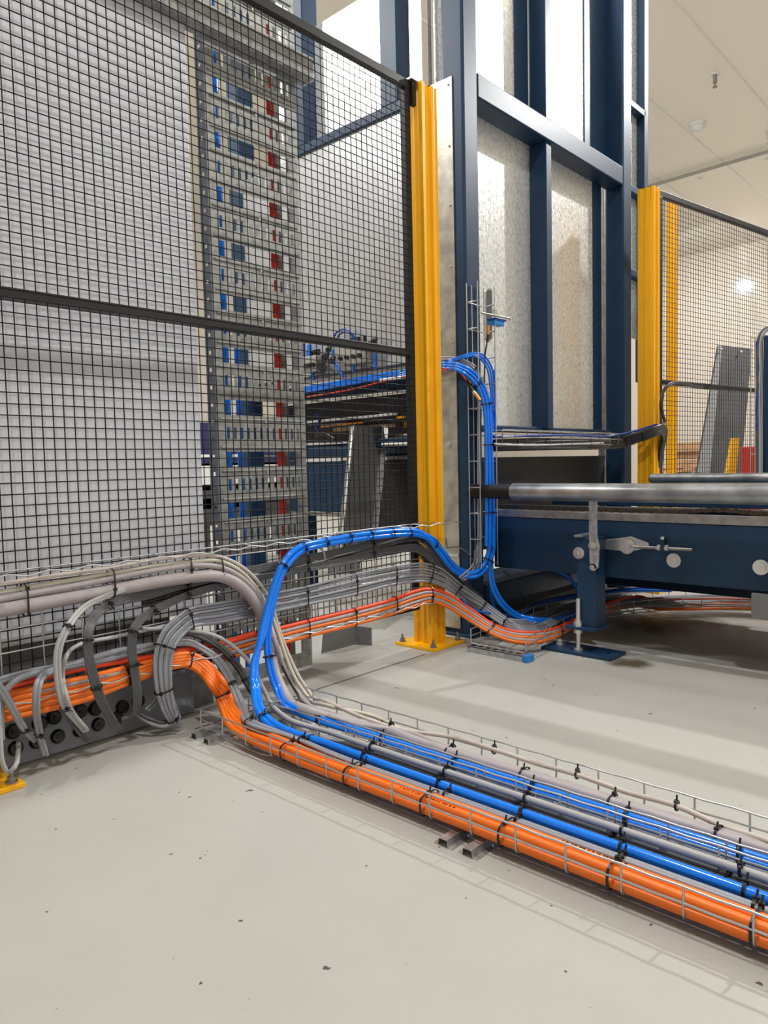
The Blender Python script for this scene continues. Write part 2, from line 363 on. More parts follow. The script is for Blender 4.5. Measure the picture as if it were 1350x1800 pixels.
post(2.195, 1.775, 2.285, 1.865, 2.13, 'tall yellow fluted steel fence post beside the blue column, nearest to the middle')
post(3.862, 1.585, 3.94, 1.675, 2.13, 'yellow fence post at the right behind the conveyor, carrying the right mesh panel')
post(.44, 1.775, .53, 1.865, 2.13, 'yellow fence post whose base plate corner shows at the left edge', bp=(.158, .105))

# ================================================================== MESH FENCE PANELS
def fence(org, d, L, z0, z1, zm, label, pitch=.0265, r=.00155, frame=.030, phase=0, zph=0):
    """panel starts at org and runs L along unit vector d"""
    org = Vector(org); d = Vector(d).normalized(); nrm = Vector((-d.y, d.x, 0)); up = Vector((0, 0, 1)); hz = frame/2
    t = thing('mesh_fence_panel', label, 'mesh fence panel', org+d*L/2+Vector((0, 0, z0)), 'black mesh fence panels')
    def rail(a, b, wd, name):
        c = (a+b)/2; ax = (b-a)/2
        if abs(ax.z) > .5*ax.length: MB().obox(c, ax, d*wd, nrm*.0125).build(name, 'black', t, .002)
        else: MB().obox(c, ax, up*wd, nrm*.0125).build(name, 'black', t, .002)
    P = lambda s, z: org+d*s+up*z
    rail(P(0, z1-hz), P(L, z1-hz), hz, 'top_rail'); rail(P(0, z0+.01), P(L, z0+.01), .01, 'bottom_rail')
    rail(P(frame, zm), P(L-frame, zm), .0125, 'middle_rail')
    rail(P(hz, z0+.02), P(hz, z1-frame), hz, 'side_rail'); rail(P(L-hz, z0+.02), P(L-hz, z1-frame), hz, 'side_rail')
    b = MB()
    s = phase
    while s < L-.01:
        if s > .01:
            a = P(s, z0+.01)-nrm*.010; c = P(s, z1-.01)-nrm*.010; b.tube([a, c], r, 5, True, False)
        s += pitch
    z = z0+zph
    while z < z1-.02:
        a = P(.005, z)-nrm*.0125; c = P(L-.005, z)-nrm*.0125; b.tube([a, c], r, 5, True, False); z += pitch
    b.build('wire_mesh', 'wire_black', t)
    return t
fence((.56, 1.82, 0), (1, 0, 0), 1.607, .15, 2.13, 1.133, 'large black wire mesh fence panel at the left in front of the grey cabinet', phase=.018, zph=.0098)
d2 = Vector((.985, -.173, 0)).normalized()
fence((3.955, 1.605, 0), d2, 2.4, .15, 2.13, 1.125, 'black wire mesh fence panel at the right beyond the conveyor', phase=.02)

# panel holder clamp between fence and post
t = thing('panel_clamp', 'galvanised clamp holding the mesh panel corner to the yellow post top', 'clamp', (2.18, 1.80, 2.09))
MB().box((2.155, 1.79, 2.128), (2.215, 1.83, 2.134)).build('clamp_plate', 'zinc', t)
MB().box((2.168, 1.797, 2.04), (2.188, 1.812, 2.126)).build('clamp_body', 'black', t)

# ================================================================== CABINET BEHIND THE FENCE
t = thing('electrical_cabinet', 'large light grey cabinet wall standing behind the left mesh panel', 'cabinet', (.75, 2.1, 0))
MB().box((-.5, 1.905, .30), (1.272, 2.5, 2.62)).build('side_panel', 'cab', t, .006)
MB().box((-.48, 1.925, .0), (1.15, 2.48, .30)).build('plinth', 'cab_dk', t, .003)
MB().box((.52, 1.898, .285), (1.272, 1.906, .305)).build('bottom_lip', 'zinc', t, .002)
# gland plate with grommets in front of the plinth
t = thing('gland_plate', 'dark low gland plate full of black round grommets under the left fence tray', 'gland plate', (.8, 1.86, 0))
MB().obox((.835, 1.862, .105), (.34, 0, 0), (0, .010, .10), (0, .004, -.0004)).build('plate', 'plinth', t)
for gx, gy in ((23, 1286), (70, 1272), (95, 1261), (141, 1250), (168, 1246), (27, 1315), (64, 1303), (101, 1294), (140, 1283), (172, 1273), (215, 1243), (243, 1232), (205, 1262)):
    c = aty(gx, gy, 1.852); b = MB(); ax = Vector((0, -1, .1)).normalized()
    b.tube([c-ax*.004, c+ax*.006, c+ax*.010], [.0185, .0175, .014], 18); b.tube([c+ax*.010, c+ax*.013], .006, 10)
    b.build('grommet', 'rubber', t)
tag(MB().box((1.10, 1.90, 0), (1.155, 2.03, .205)).build('cabinet_foot', 'cab_dk', bevel=.003), 'dark foot between the gland plate and the grey floor box', 'cabinet foot')
t = thing('floor_box', 'plain grey sheet metal box on the floor below the fence tray', 'metal box', (1.21, 1.95, 0))
MB().box((1.162, 1.895, 0), (1.275, 2.03, .195)).build('box_body', 'greybox', t, .003)

# ================================================================== PERFORATED VERTICAL CABLE LADDER
RX0, RX1, RY = 1.352, 1.715, 1.935
t = thing('perforated_cable_ladder', 'wide galvanised slotted cable ladder standing upright behind the mesh fence', 'cable ladder', ((RX0+RX1)/2, RY+.02, 0))
b = MB(); PZ = .1635; zt = 2.90
th = .0022
wide = [.578+PZ*k for k in range(-3, 15)]; rows = []
for zc in wide: rows.append(('w', zc, .024)); rows.append(('s', zc-.081, .0185))
rows.sort(key=lambda q: q[1]); rows = [q for q in rows if q[1] > .04 and q[1] < zt-.05]
prev = 0.012
for kind, zc, hh in rows:
    b.box((RX0, RY, prev), (RX1, RY+th, zc-hh)); prev = zc+hh
    if kind == 'w':
        b.box((RX0, RY, zc-hh), (RX0+.030, RY+th, zc+hh)); b.box((RX1-.02, RY, zc-hh), (RX1, RY+th, zc+hh))
    else:
        x = RX0+.036; b.box((RX0, RY, zc-hh), (x, RY+th, zc+hh))
        while x < RX1-.035:
            b.box((x+.0105, RY, zc-hh), (x+.0262, RY+th, zc+hh)); x += .0262
        b.box((x, RY, zc-hh), (RX1, RY+th, zc+hh))
b.box((RX0, RY, prev), (RX1, RY+th, zt))
b.build('perforated_face', 'galv_dull', t)
for kind, zc, hh in rows:
    if kind != 'w': continue
    for s in (-1, 1):       # pressed ribs above and below each opening
        MB().tube([(RX0+.012, RY-.001, zc+s*(hh+.013)), (RX1-.010, RY-.001, zc+s*(hh+.013))], .0042, 6).build('pressed_rib', 'galv_dull', t)
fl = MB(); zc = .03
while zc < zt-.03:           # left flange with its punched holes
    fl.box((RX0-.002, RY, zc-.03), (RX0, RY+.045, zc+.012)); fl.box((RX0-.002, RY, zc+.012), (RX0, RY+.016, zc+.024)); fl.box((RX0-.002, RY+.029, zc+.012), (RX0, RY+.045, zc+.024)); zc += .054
fl.build('side_flange', 'galv_dark', t)  # darker than the right flange: its shade is put into the colour
MB().box((RX1, RY, 0.01), (RX1+.002, RY+.055, zt)).build('side_flange', 'galv_dull', t)
b = MB()
for kind, zc, hh in rows:
    if kind == 's':
        b.tube([(RX0+.19, RY-.004, zc+.038), (RX0+.19, RY+.001, zc+.038)], .004, 8)
b.build('rivets', 'zinc', t)
# things running behind the ladder
tag(MB().box((RX1-.074, RY+.06, .0), (RX1-.046, RY+.066, 2.7)).build('red_strip', 'red'), 'flat red vertical strip seen through the openings of the cable ladder', 'strip')
tag(MB().tube([(RX0+.104, RY+.09, .0), (RX0+.104, RY+.09, .98), (RX0+.100, RY+.09, 1.8), (RX0+.098, RY+.09, 2.7)], .0125, 8).build('blue_hose', 'blue'), 'thick blue vertical hose seen through the ladder openings', 'hose')
tag(MB().tube([(RX0+.158, RY+.10, .0), (RX0+.158, RY+.10, 1.12)], .009, 8).build('blue_hose', 'blue'), 'short blue hose piece beside the thick hose low behind the ladder', 'hose')
tag(MB().box((RX1-.030, RY+.085, .0), (RX1-.002, RY+.10, 2.7)).build('dark_cable_duct', 'cab_dk'), 'dark duct strip behind the right edge of the cable ladder', 'cable duct')
# horizontal tray crossing the ladder near its top
t = thing('horizontal_cable_channel', 'galvanised channel crossing the ladder near its top', 'cable channel', (1.3, 1.895, 2.0))
MB().box((.6, 1.868, 1.999), (1.735, 1.925, 2.001)).build('channel_base', 'galv_dull', t)
MB().box((.6, 1.866, 2.001), (1.735, 1.868, 2.058)).build('channel_side', 'galv_dull', t, .0006)
MB().tube([(.6, 1.866, 2.062), (1.735, 1.866, 2.062)], .005, 8).build('rolled_edge', 'zinc', t)
MB().box((1.735, 1.866, 2.0), (1.745, 1.93, 2.05)).build('end_plate', 'white', t)

# ================================================================== BLUE MACHINE ENCLOSURE
E = thing('machine_enclosure', 'tall dark blue steel frame enclosure filled with galvanised sheets', 'machine enclosure', (3.1, 2.2, 0))
def eb(a, b, name='frame_beam', m='navy', bv=.004): return beam(a, b, name, m, E, bv)
eb((2.42, 1.75, 0), (2.52, 1.855, 3.6), 'corner_column', bv=.010)
eb((2.40, 1.73, 0), (2.54, 1.875, .012), 'column_foot')
eb((3.855, 1.75, 0), (3.962, 1.856, 3.6), 'rear_column', bv=.010)
eb((2.52, 1.75, 2.17), (3.855, 1.852, 2.266), 'cross_beam', bv=.006)
eb((3.072, 1.762, .86), (3.122, 1.850, 2.17), 'mullion'); eb((3.072, 1.762, 2.266), (3.122, 1.850, 3.6), 'mullion')
eb((2.52, 1.79, .845), (3.855, 1.85, .872), 'bottom_rail')
eb((2.53, 1.851, .868), (3.085, 1.856, 2.172), 'infill_sheet', 'sheet', 0); eb((3.10, 1.851, .868), (3.70, 1.856, 2.172), 'infill_sheet', 'sheet', 0)
eb((3.70, 1.849, .868), (3.80, 1.856, 2.172), 'blue_infill_strip', bv=0)
eb((2.53, 1.851, 2.26), (2.96, 1.856, 3.6), 'infill_sheet', 'sheet', 0); eb((3.10, 1.851, 2.26), (3.62, 1.856, 3.6), 'infill_sheet', 'sheet', 0)
eb((2.95, 1.845, 2.26), (3.06, 1.853, 3.6), 'blue_infill_strip', bv=0); eb((3.61, 1.845, 2.26), (3.855, 1.853, 3.6), 'blue_infill_strip', bv=0)
# face towards the fence (X = 2.42)
eb((2.42, 1.855, 2.196), (2.47, 2.76, 2.238), 'cross_beam')
eb((2.422, 2.09, 2.238), (2.52, 2.185, 3.7), 'upper_post'); eb((2.422, 2.672, 2.238), (2.52, 2.76, 3.7), 'upper_post')
eb((2.432, 2.085, 1.115), (2.436, 3.18, 2.20), 'infill_sheet', 'sheet_smooth', 0); eb((2.42, 3.18, 0), (2.52, 3.28, 3.6), 'end_column')
eb((2.50, 2.18, 2.238), (2.504, 2.68, 2.80), 'infill_sheet', 'sheet', 0)
eb((2.50, 2.78, 1.8), (2.504, 3.0, 3.7), 'infill_sheet', 'sheet', 0)
eb((2.46, 1.985, 2.238), (2.464, 2.05, 3.6), 'infill_sheet', 'sheet', 0); eb((2.54, 1.93, 2.238), (2.544, 1.985, 3.5), 'infill_sheet', 'sheet', 0)
eb((2.49, 1.965, 2.238), (2.50, 1.975, 3.6), 'sheet_stiffener', 'galv_dark', 0)
eb((2.414, 1.80, .03), (2.4195, 1.925, 2.232), 'edge_cover_plate', 'bracketplate', 0)
for z in (2.205, 1.97, 1.74, 1.50, 1.2, .9, .44, .10):
    b = MB(); hexbolt(b, (2.414, 1.818, z), (-1, 0, 0), .0042, .005); b.build('rivet', 'zinc', E)
# far part of the enclosure to the right
eb((4.60, 1.95, 1.2), (4.66, 2.01, 3.9), 'end_post'); eb((3.98, 2.00, 1.47), (4.60, 2.004, 3.9), 'infill_sheet', 'sheet', 0)
for z in (1.83, 2.33, 2.83): eb((3.98, 1.95, z), (4.62, 2.00, z+.04), 'shelf_rail')
eb((3.98, 1.92, 0), (4.03, 1.96, 3.4), 'inner_post', 'steel')
# opening frame to the left of the column, low
eb((2.50, 1.86, .78), (2.56, 1.96, 1.12), 'opening_frame'); eb((2.44, 1.90, .79), (2.56, 2.35, .83), 'opening_frame'); eb((2.44, 1.90, 1.09), (2.56, 2.35, 1.13), 'opening_frame')
eb((2.60, 1.95, .1), (2.64, 2.2, 1.1), 'dark_interior_panel', 'interior', 0)
eb((2.46, 1.875, .0), (2.55, 1.93, .78), 'side_plate')
MB().bar((2.40, 1.89, 1.083), (2.40, 2.2, 1.083), .009, 10).build('round_bar', 'zinc', E); MB().bar((2.40, 1.89, .80), (2.40, 2.2, .80), .009, 10).build('round_bar', 'zinc', E)
b = MB(); hexbolt(b, (2.42, 1.84, .79), (-1, 0, 0), .012, .014); b.build('hex_bolt', 'zinc', E)
# low beam under the conveyor
eb((2.53, 1.752, .103), (3.84, 2.0, .20), 'low_cross_member', bv=.006); eb((2.53, 1.97, .0), (3.84, 1.99, .103), 'dark_interior_panel', 'interior', 0)  # black plate added behind to paint the shade under the beam
# chute as a black box, its colour standing in for the unlit interior
t = thing('dark_interior_chute', 'black inclined chute box standing for the dark interior of the opening under the enclosure', 'chute', (3.1, 2.0, .55))
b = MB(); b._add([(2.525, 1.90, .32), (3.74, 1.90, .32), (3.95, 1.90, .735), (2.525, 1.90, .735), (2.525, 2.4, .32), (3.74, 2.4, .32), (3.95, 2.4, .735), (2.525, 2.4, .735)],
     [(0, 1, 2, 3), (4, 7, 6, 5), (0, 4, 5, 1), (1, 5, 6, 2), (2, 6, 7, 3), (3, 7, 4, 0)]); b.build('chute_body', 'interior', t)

# ================================================================== CONVEYOR
V = thing('chain_conveyor', 'dark blue chain conveyor with a bolted leg and galvanised guide pipe', 'conveyor', (2.9, .9, 0))
Y0, Y1 = -.35, 1.72
beam((2.55, Y0, .278), (2.62, Y1, .488), 'side_beam', 'navy', V, .003)
beam((3.27, Y0, .12), (3.34, Y1, .488), 'side_beam', 'navy', V, .003)
beam((2.548, Y0, .489), (2.60, Y1, .517), 'top_strip', 'steel', V, .001)
beam((2.62, Y0, .40), (3.27, Y1, .42), 'deck_plate', 'interior', V, 0)
beam((2.62, 1.0, .28), (3.27, 1.08, .38), 'cross_member', 'navy', V)
beam((3.20, Y0, .50), (3.28, Y1+.1, .585), 'inner_rail', 'navy', V, .003)
# roller chain lying on the strip
ch = MB(); y = .2; k = 0
while y < Y1-.02:
    dz = 0.006 if k % 2 else 0
    zz = .526 + .010*math.exp(-((y-.83)/.10)**2)
    for s in (-1, 1): ch.obox((2.575+s*(.008 if k % 2 else .0055), y, zz), (0, .0125, .0015*(-1)**k), (.0013, 0, 0), (0, 0, .0065))
    ch.tube([(2.565, y+.0095, zz), (2.585, y+.0095, zz)], .0052, 8); y += .019; k += 1
ch.build('roller_chain', 'chain', V)
b = MB().bar((2.62, .2, .53), (2.62, Y1, .53), .006, 6); b.build('chain_guide', 'interior', V)
# guide pipe on the near side
gp = MB(); gp.tube([(2.44, -.3, .597), (2.44, 1.554, .597), (2.44, 1.556, .597)], [.0325, .0325, .030], 28); gp.build('guide_pipe', 'pipe', V)
gp = MB(); gp.tube([(3.30, -.3, .622), (3.30, 1.36, .622), (3.30, 1.372, .622), (3.30, 1.376, .622)], [.0225, .0225, .018, .008], 22); gp.build('guide_pipe', 'pipe', V)
MB().tube([(2.44, 1.5, .597), (2.44, 1.75, .597)], .029, 20).build('pipe_sleeve', 'interior', V)
# bracket carrying the pipe
bm_ = MB()
prof = [(1.245, .57), (1.245, .44), (1.243, .345), (1.236, .322), (1.222, .318), (1.210, .326), (1.206, .40), (1.215, .44), (1.215, .57)]
bm_._add([(2.452, y, z) for y, z in prof]+[(2.462, y, z) for y, z in prof], [tuple(range(9)), tuple(range(9, 18))[::-1]]+[(i, (i+1) % 9, 9+(i+1) % 9, 9+i) for i in range(9)])
bm_.build('pipe_bracket', 'galv', V, .0015)
# leg
beam((2.462, 1.225, .100), (2.545, 1.300, .432), 'leg', 'navy', V, .005)
MB().box((2.450, 1.270, .432), (2.550, 1.304, .440)).build('leg_cap', 'galv_dark', V, .001)
beam((2.435, 1.215, .092), (2.56, 1.335, .102), 'leg_plate', 'navy', V, .001)
MB().tube([(2.455, 1.290, .012), (2.455, 1.290, .205)], .0085, 14).build('threaded_rod', 'zinc', V)
b = MB(); b.tube([(2.455, 1.290, .102), (2.455, 1.290, .118)], .017, 6, False); b.tube([(2.455, 1.290, .118), (2.455, 1.290, .127)], .013, 6, False); b.build('lock_nut', 'zinc', V)
MB().tube([(2.455, 1.290, .076), (2.455, 1.290, .091)], .016, 6, False).build('lock_nut', 'zinc', V)
MB().tube([(2.455, 1.290, .012), (2.455, 1.290, .022)], .017, 14).build('swivel_collar', 'zinc', V)
f = MB(); f.obox((2.482, 1.287, .006), (.062, -.002, 0), (.002, .140, 0), (0, 0, .006)); f.build('foot_plate', 'navy', V, .002)
MB().tube([(2.478, 1.185, .0118), (2.478, 1.185, .0126)], .009, 14).build('foot_hole', 'rubber', V)
b = MB(); hexbolt(b, (2.49, 1.385, .012), (0, 0, 1), .012, .018); b.build('anchor_bolt', 'zinc', V)
# bolts on leg and beam
for c, rr, nm in (((2.545, 1.30, .39), .017, 'hex_bolt'),):
    pass
def vb(px, py, X, r, h, nm='hex_bolt'):
    b = MB(); hexbolt(b, atx(px, py, X), (-1, 0, 0), r, h); b.build(nm, 'zinc', V)
vb(1018, 972, 2.462, .0165, .018); vb(1041, 959, 2.455, .010, .013); vb(1043, 997, 2.455, .010, .012)
vb(1185, 985, 2.55, .0185, .022); vb(1338, 997, 2.55, .0185, .022); vb(1103, 960, 2.537, .021, .024)
# chain tensioner: pointed plate, threaded rod, nuts and lug
T0 = [(1052, 957), (1058, 950), (1108, 943), (1140, 955), (1141, 962), (1108, 970), (1056, 965)]
q = [atx(x, y, 2.540) for x, y in T0]; n7 = len(q)
b = MB(); b._add([tuple(v) for v in q]+[(v.x+.010, v.y, v.z) for v in q], [tuple(range(n7)), tuple(range(n7, 2*n7))[::-1]]+[(i, (i+1) % n7, n7+(i+1) % n7, n7+i) for i in range(n7)])
b.build('tensioner_plate', 'zinc', V, .002)
a = atx(1112, 961, 2.535); c = atx(1217, 966.5, 2.535)
MB().tube([a, c], .0058, 12).build('tensioner_rod', 'steel', V)
b = MB(); dv = (c-a).normalized()
for x in (1159, 1172): p = atx(x, 963+(x-1159)*.05, 2.535); b.tube([p-dv*.006, p+dv*.006], .0115, 6, False)
b.build('tensioner_nuts', 'zinc', V)
p = atx(1166, 963, 2.54); beam((2.527, p.y-.006, p.z-.012), (2.55, p.y+.006, p.z+.030), 'tensioner_lug', 'navy', V, .001)
b = MB(); b.tube([(2.532, p.y, p.z+.03), (2.532, p.y, p.z+.04)], .008, 8); b.build('lug_screw', 'zinc', V)
# dark plate hanging at the right
q = atx(1322, 1042, 2.545); beam((2.535, q.y, .19), (2.548, q.y-.35, .272), 'skid_plate', 'cab_dk', V, .002)

# ================================================================== WIRE TRAYS
def flat_tray(x0, x1, y0, y1, z0, hgt, label, group='galvanised wire mesh trays', sag=.0, pitch=.098, ph=0, r=.0022, nb=4):
    t = thing('wire_mesh_tray', label, 'cable tray', ((x0+x1)/2, (y0+y1)/2, z0), group)
    y = y1-ph
    while y > y0:
        MB().tube(spline([Vector(v) for v in ((x0, y, z0+hgt), (x0, y, z0+.008), (x0+.008, y, z0), (x1-.008, y, z0), (x1, y, z0+.008), (x1, y, z0+hgt))], .02), r, 6).build('cross_wire', 'wire', t); y -= pitch
    for x in (x0, x1):
        for k, zz in enumerate((z0+hgt, z0+hgt*.52)):
            P = []; y = y1; i = 0
            while y > y0:
                P.append(Vector((x-.002, y, zz))); P.append(Vector((x-.002, y-pitch/2, zz-sag*(1 if k == 0 else .6)))); y -= pitch; i += 1
            MB().tube(spline(P, .03), r, 6).build('side_wire', 'wire', t)
    for i in range(nb):
        x = x0+.02+(x1-x0-.04)*i/(nb-1); MB().tube([(x, y1, z0-.003), (x, y0, z0-.003)], r, 6).build('base_wire', 'wire', t)
    return t
flat_tray(1.082, 1.238, -.45, 1.672, .018, .054, 'galvanised wire tray on the floor nearest to the camera, holding the orange cables', sag=.0015)
flat_tray(1.264, 1.392, -.45, 1.60, .018, .054, 'galvanised wire tray on the floor behind the orange cable tray', sag=.0015, nb=3, ph=.03)
# strut feet under the trays
def strut(y, x0, x1, label):
    t = thing('tray_support', label, 'tray support', ((x0+x1)/2, y, 0), 'galvanised hat channels under the floor trays')
    for dy in (-.028, .028):
        b = MB(); yy = y+dy; hw = .010
        prof = [(-.020, .0), (-.020, .0), (-.012, .0), (-.010, .0145), (.010, .0145), (.012, 0), (.020, 0)]
        for (a, za), (c, zc) in ((( -.022, .001), (-.011, .001)), ((-.011, .001), (-.009, .0145)), ((-.009, .0145), (.009, .0145)), ((.009, .0145), (.011, .001)), ((.011, .001), (.022, .001))):
            b._add([(x0, yy+a, za), (x1, yy+a, za), (x1, yy+c, zc), (x0, yy+c, zc), (x0, yy+a, za-.001), (x1, yy+a, za-.001), (x1, yy+c, zc-.001), (x0, yy+c, zc-.001)],
                   [(0, 1, 2, 3), (7, 6, 5, 4), (0, 4, 5, 1), (1, 5, 6, 2), (2, 6, 7, 3), (3, 7, 4, 0)])
        b.build('hat_channel', 'galv', t)
strut(1.64, 1.055, 1.43, 'pair of short galvanised channels under the fence end of the floor trays')
strut(.80, 1.045, 1.42, 'pair of short galvanised channels under the middle of the floor trays')

# tray fixed upright on the camera side of the fence
t = thing('wire_mesh_tray', 'wire tray fixed upright along the mesh fence behind the cable bundles', 'cable tray', (1.3, 1.79, .18), 'galvanised wire mesh trays')
x = .44
while x < 2.30:
    MB().tube(spline([Vector(v) for v in ((x, 1.742, .190), (x, 1.79, .185), (x, 1.796, .20), (x, 1.796, .47), (x, 1.79, .486), (x, 1.742, .484))], .05), .0022, 6).build('cross_wire', 'wire', t); x += .098
for z in (.24, .295, .35, .405, .455): MB().tube([(.40, 1.799, z), (2.28, 1.799, z)], .0022, 6).build('base_wire', 'wire', t)
for zz, yy, sg in ((.487, 1.797, .0), (.486, 1.742, .008), (.185, 1.795, 0), (.190, 1.742, .008)):
    P = []; x = .44; i = 0
    while x < 2.33:
        P.append(Vector((x, yy, zz-.001))); P.append(Vector((x+.049, yy, zz-.001-sg))); x += .098
    MB().tube(spline(P, .02), .0022, 6).build('side_wire', 'wire', t)

# curved tray past the yellow post and under the conveyor
t = thing('wire_mesh_tray', 'wire tray on the floor curving under the conveyor beside the blue column', 'cable tray', (2.5, 1.5, .02), 'galvanised wire mesh trays')
near = [Vector((2.245, 1.385, .03)), Vector((2.40, 1.40, .03)), Vector((2.62, 1.44, .03)), Vector((2.95, 1.42, .03)), Vector((3.25, 1.28, .03)), Vector((3.45, 1.02, .03)), Vector((3.55, .70, .03)), Vector((3.6, .3, .03))]
farr = [Vector((2.245, 1.625, .03)), Vector((2.40, 1.64, .03)), Vector((2.66, 1.66, .03)), Vector((3.02, 1.60, .03)), Vector((3.40, 1.40, .03)), Vector((3.62, 1.08, .03)), Vector((3.74, .72, .03)), Vector((3.8, .3, .03))]
SN = spline(near, .095); SF = spline(farr, .095)
for i in range(0, 28):
    u = i/27; a = SN[int(u*(len(SN)-1))]; c = SF[int(u*(len(SF)-1))]; up = Vector((0, 0, .054))
    MB().tube([a+up, a+Vector((0, 0, .006)), a.lerp(c, .04), a.lerp(c, .96), c+Vector((0, 0, .006)), c+up], .0022, 6).build('cross_wire', 'wire', t)
for hz in (.054, .028): MB().tube([p+Vector((0, 0, hz)) for p in SN], .0022, 6).build('side_wire', 'wire', t); MB().tube([p+Vector((0, 0, hz)) for p in SF], .0022, 6).build('side_wire', 'wire', t)
for u in (.05, .35, .65, .95): MB().tube([a.lerp(c, u) for a, c in zip(SN, SF)], .0022, 6).build('base_wire', 'wire', t)
st = thing('tray_support', 'long slotted galvanised rail with a blue end cap under the curved tray', 'tray support', (2.25, 1.5, 0))
b = MB(); b.box((2.225, 1.39, .0), (2.228, 1.63, .022)); b.box((2.225, 1.39, .020), (2.27, 1.63, .022)); b.box((2.267, 1.39, 0), (2.27, 1.63, .022)); b.build('slotted_rail', 'galv', st)
b = MB()
for i in range(7): b.box((2.24, 1.41+i*.033, .0222), (2.255, 1.425+i*.033, .0228))
b.build('slots', 'rubber', st); MB().box((2.222, 1.365, 0), (2.27, 1.389, .024)).build('end_cap', 'bluelight', st, .002)

# vertical tray on the blue column
t = thing('wire_mesh_tray', 'narrow wire tray running up the blue column and past its sensor', 'cable tray', (2.5, 1.73, .3), 'galvanised wire mesh trays')
z = .30
while z < 1.43:
    MB().tube([(2.412, 1.69, z), (2.412, 1.742, z), (2.53, 1.742, z), (2.53, 1.69, z)], .0026, 6).build('cross_wire', 'wire', t); z += .1045
for x, y in ((2.412, 1.69), (2.412, 1.742), (2.45, 1.745), (2.49, 1.745), (2.53, 1.742), (2.53, 1.69)): MB().tube([(x, y, .29), (x, y, 1.42)], .0024, 6).build('long_wire', 'wire', t)
# horizontal tray with black cables under the enclosure front
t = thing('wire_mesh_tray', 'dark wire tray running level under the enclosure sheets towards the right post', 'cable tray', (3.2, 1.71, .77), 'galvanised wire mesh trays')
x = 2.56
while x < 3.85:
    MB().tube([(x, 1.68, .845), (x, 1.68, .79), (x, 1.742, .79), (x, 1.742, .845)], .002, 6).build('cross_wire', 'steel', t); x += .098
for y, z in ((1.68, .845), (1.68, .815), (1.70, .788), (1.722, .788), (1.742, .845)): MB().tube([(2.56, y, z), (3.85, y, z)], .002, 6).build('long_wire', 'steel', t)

# ================================================================== CABLES
# floor run positions are world coordinates inside the two trays; the bends are traced on the planes they lie in
YW = 1.765
def run(x, z, y0=1.30, y1=-.42, n=6, dx=0.0):
    return [('w', x+dx*k/(n-1), y0+(y1-y0)*k/(n-1), z) for k in range(n)]
G_OR = 'orange cables running from the fence tray into the floor tray'
# -- orange bundle: fence tray, arch, floor tray
OR_CABLES = ribbon('or', [('y', -40, 1232, YW), ('y', 15, 1215, YW), ('y', 155, 1186, YW), ('y', 215, 1172, YW), ('y', 267, 1160, YW), ('y', 304, 1150, YW-.01), ('y', 333, 1148, YW-.01), ('y', 358, 1157, YW-.015), ('y', 377, 1175, YW-.03), ('y', 392, 1194, YW-.085), ('y', 404, 1217, 1.70), ('y', 415, 1244, 1.64), ('z', 431, 1271, .060)],
       [('y', -40, 1285, YW-.01), ('y', 0, 1272, YW-.01), ('y', 155, 1232, YW-.01), ('y', 215, 1208, YW-.01), ('y', 259, 1191, YW-.01), ('y', 304, 1175, YW-.015), ('y', 329, 1172, YW-.02), ('y', 352, 1186, YW-.025), ('y', 367, 1205, YW-.075), ('y', 381, 1225, 1.71), ('y', 390, 1252, 1.66), ('z', 405, 1283, .035)],
       [M['orange']]*5, .0083, 'orange cable {k} of the five arching down into the near floor tray', G_OR, slots=[(1.128, .029), (1.118, .0445), (1.110, .028), (1.099, .0435), (1.092, .0275)], sy=1.30, n=10)
cable('cable', [('y', -40, 1225, YW+.01), ('y', 15, 1208, YW+.01), ('y', 155, 1172, YW+.01), ('y', 267, 1154, YW+.01), ('y', 330, 1141, YW+.015), ('y', 375, 1134, YW+.015), ('y', 450, 1113, YW+.01)], .0085, M['redorange'], 'red orange cable topmost on the left fence tray', group=G_OR)
cable('cable', [('y', -40, 1242, YW-.004), ('y', 20, 1229, YW-.004), ('y', 155, 1196, YW-.006), ('y', 215, 1181, YW-.004), ('y', 262, 1167, YW+.006)], .0065, M['braid'], 'thin grey braided cable among the orange cables on the left')
# -- grey pair/triple beside the orange arch
ribbon('gr', [('y', -30, 1200, YW), ('y', 40, 1180, YW), ('y', 110, 1166, YW), ('y', 190, 1150, YW), ('y', 270, 1131, YW), ('y', 333, 1124, YW), ('y', 358, 1136, YW-.01), ('y', 383, 1152, YW-.02), ('y', 402, 1175, YW-.03), ('y', 416, 1204, 1.71), ('y', 431, 1238, 1.64), ('z', 450, 1267, .064), ('w', 1.156, 1.38, .046)]+run(1.155, .040, 1.2),
       [('y', -30, 1212, YW), ('y', 40, 1192, YW), ('y', 110, 1180, YW), ('y', 190, 1164, YW), ('y', 270, 1143, YW), ('y', 333, 1136, YW), ('y', 352, 1144, YW-.01), ('y', 371, 1158, YW-.02), ('y', 390, 1185, YW-.03), ('y', 404, 1210, 1.71), ('y', 419, 1248, 1.64), ('z', 436, 1275, .060), ('w', 1.140, 1.38, .048)]+run(1.136, .042, 1.2),
       [M['cgrey']]*4, .0046, 'grey cable {k} of the four beside the orange bundle in the near floor tray', 'grey cables beside the orange bundle', layer=(0, 0, .002))
cable('cable', [('y', 3, 1300, YW-.03), ('y', 2, 1240, YW-.03), ('y', 12, 1212, YW-.02), ('y', 30, 1195, YW-.02), ('y', 60, 1184, YW-.015), ('y', 95, 1177, YW-.01), ('y', 200, 1146, YW), ('y', 265, 1134, YW+.01)], .0078, M['cgrey'], 'thick bluish grey cable curving down at the left edge above the orange cables')
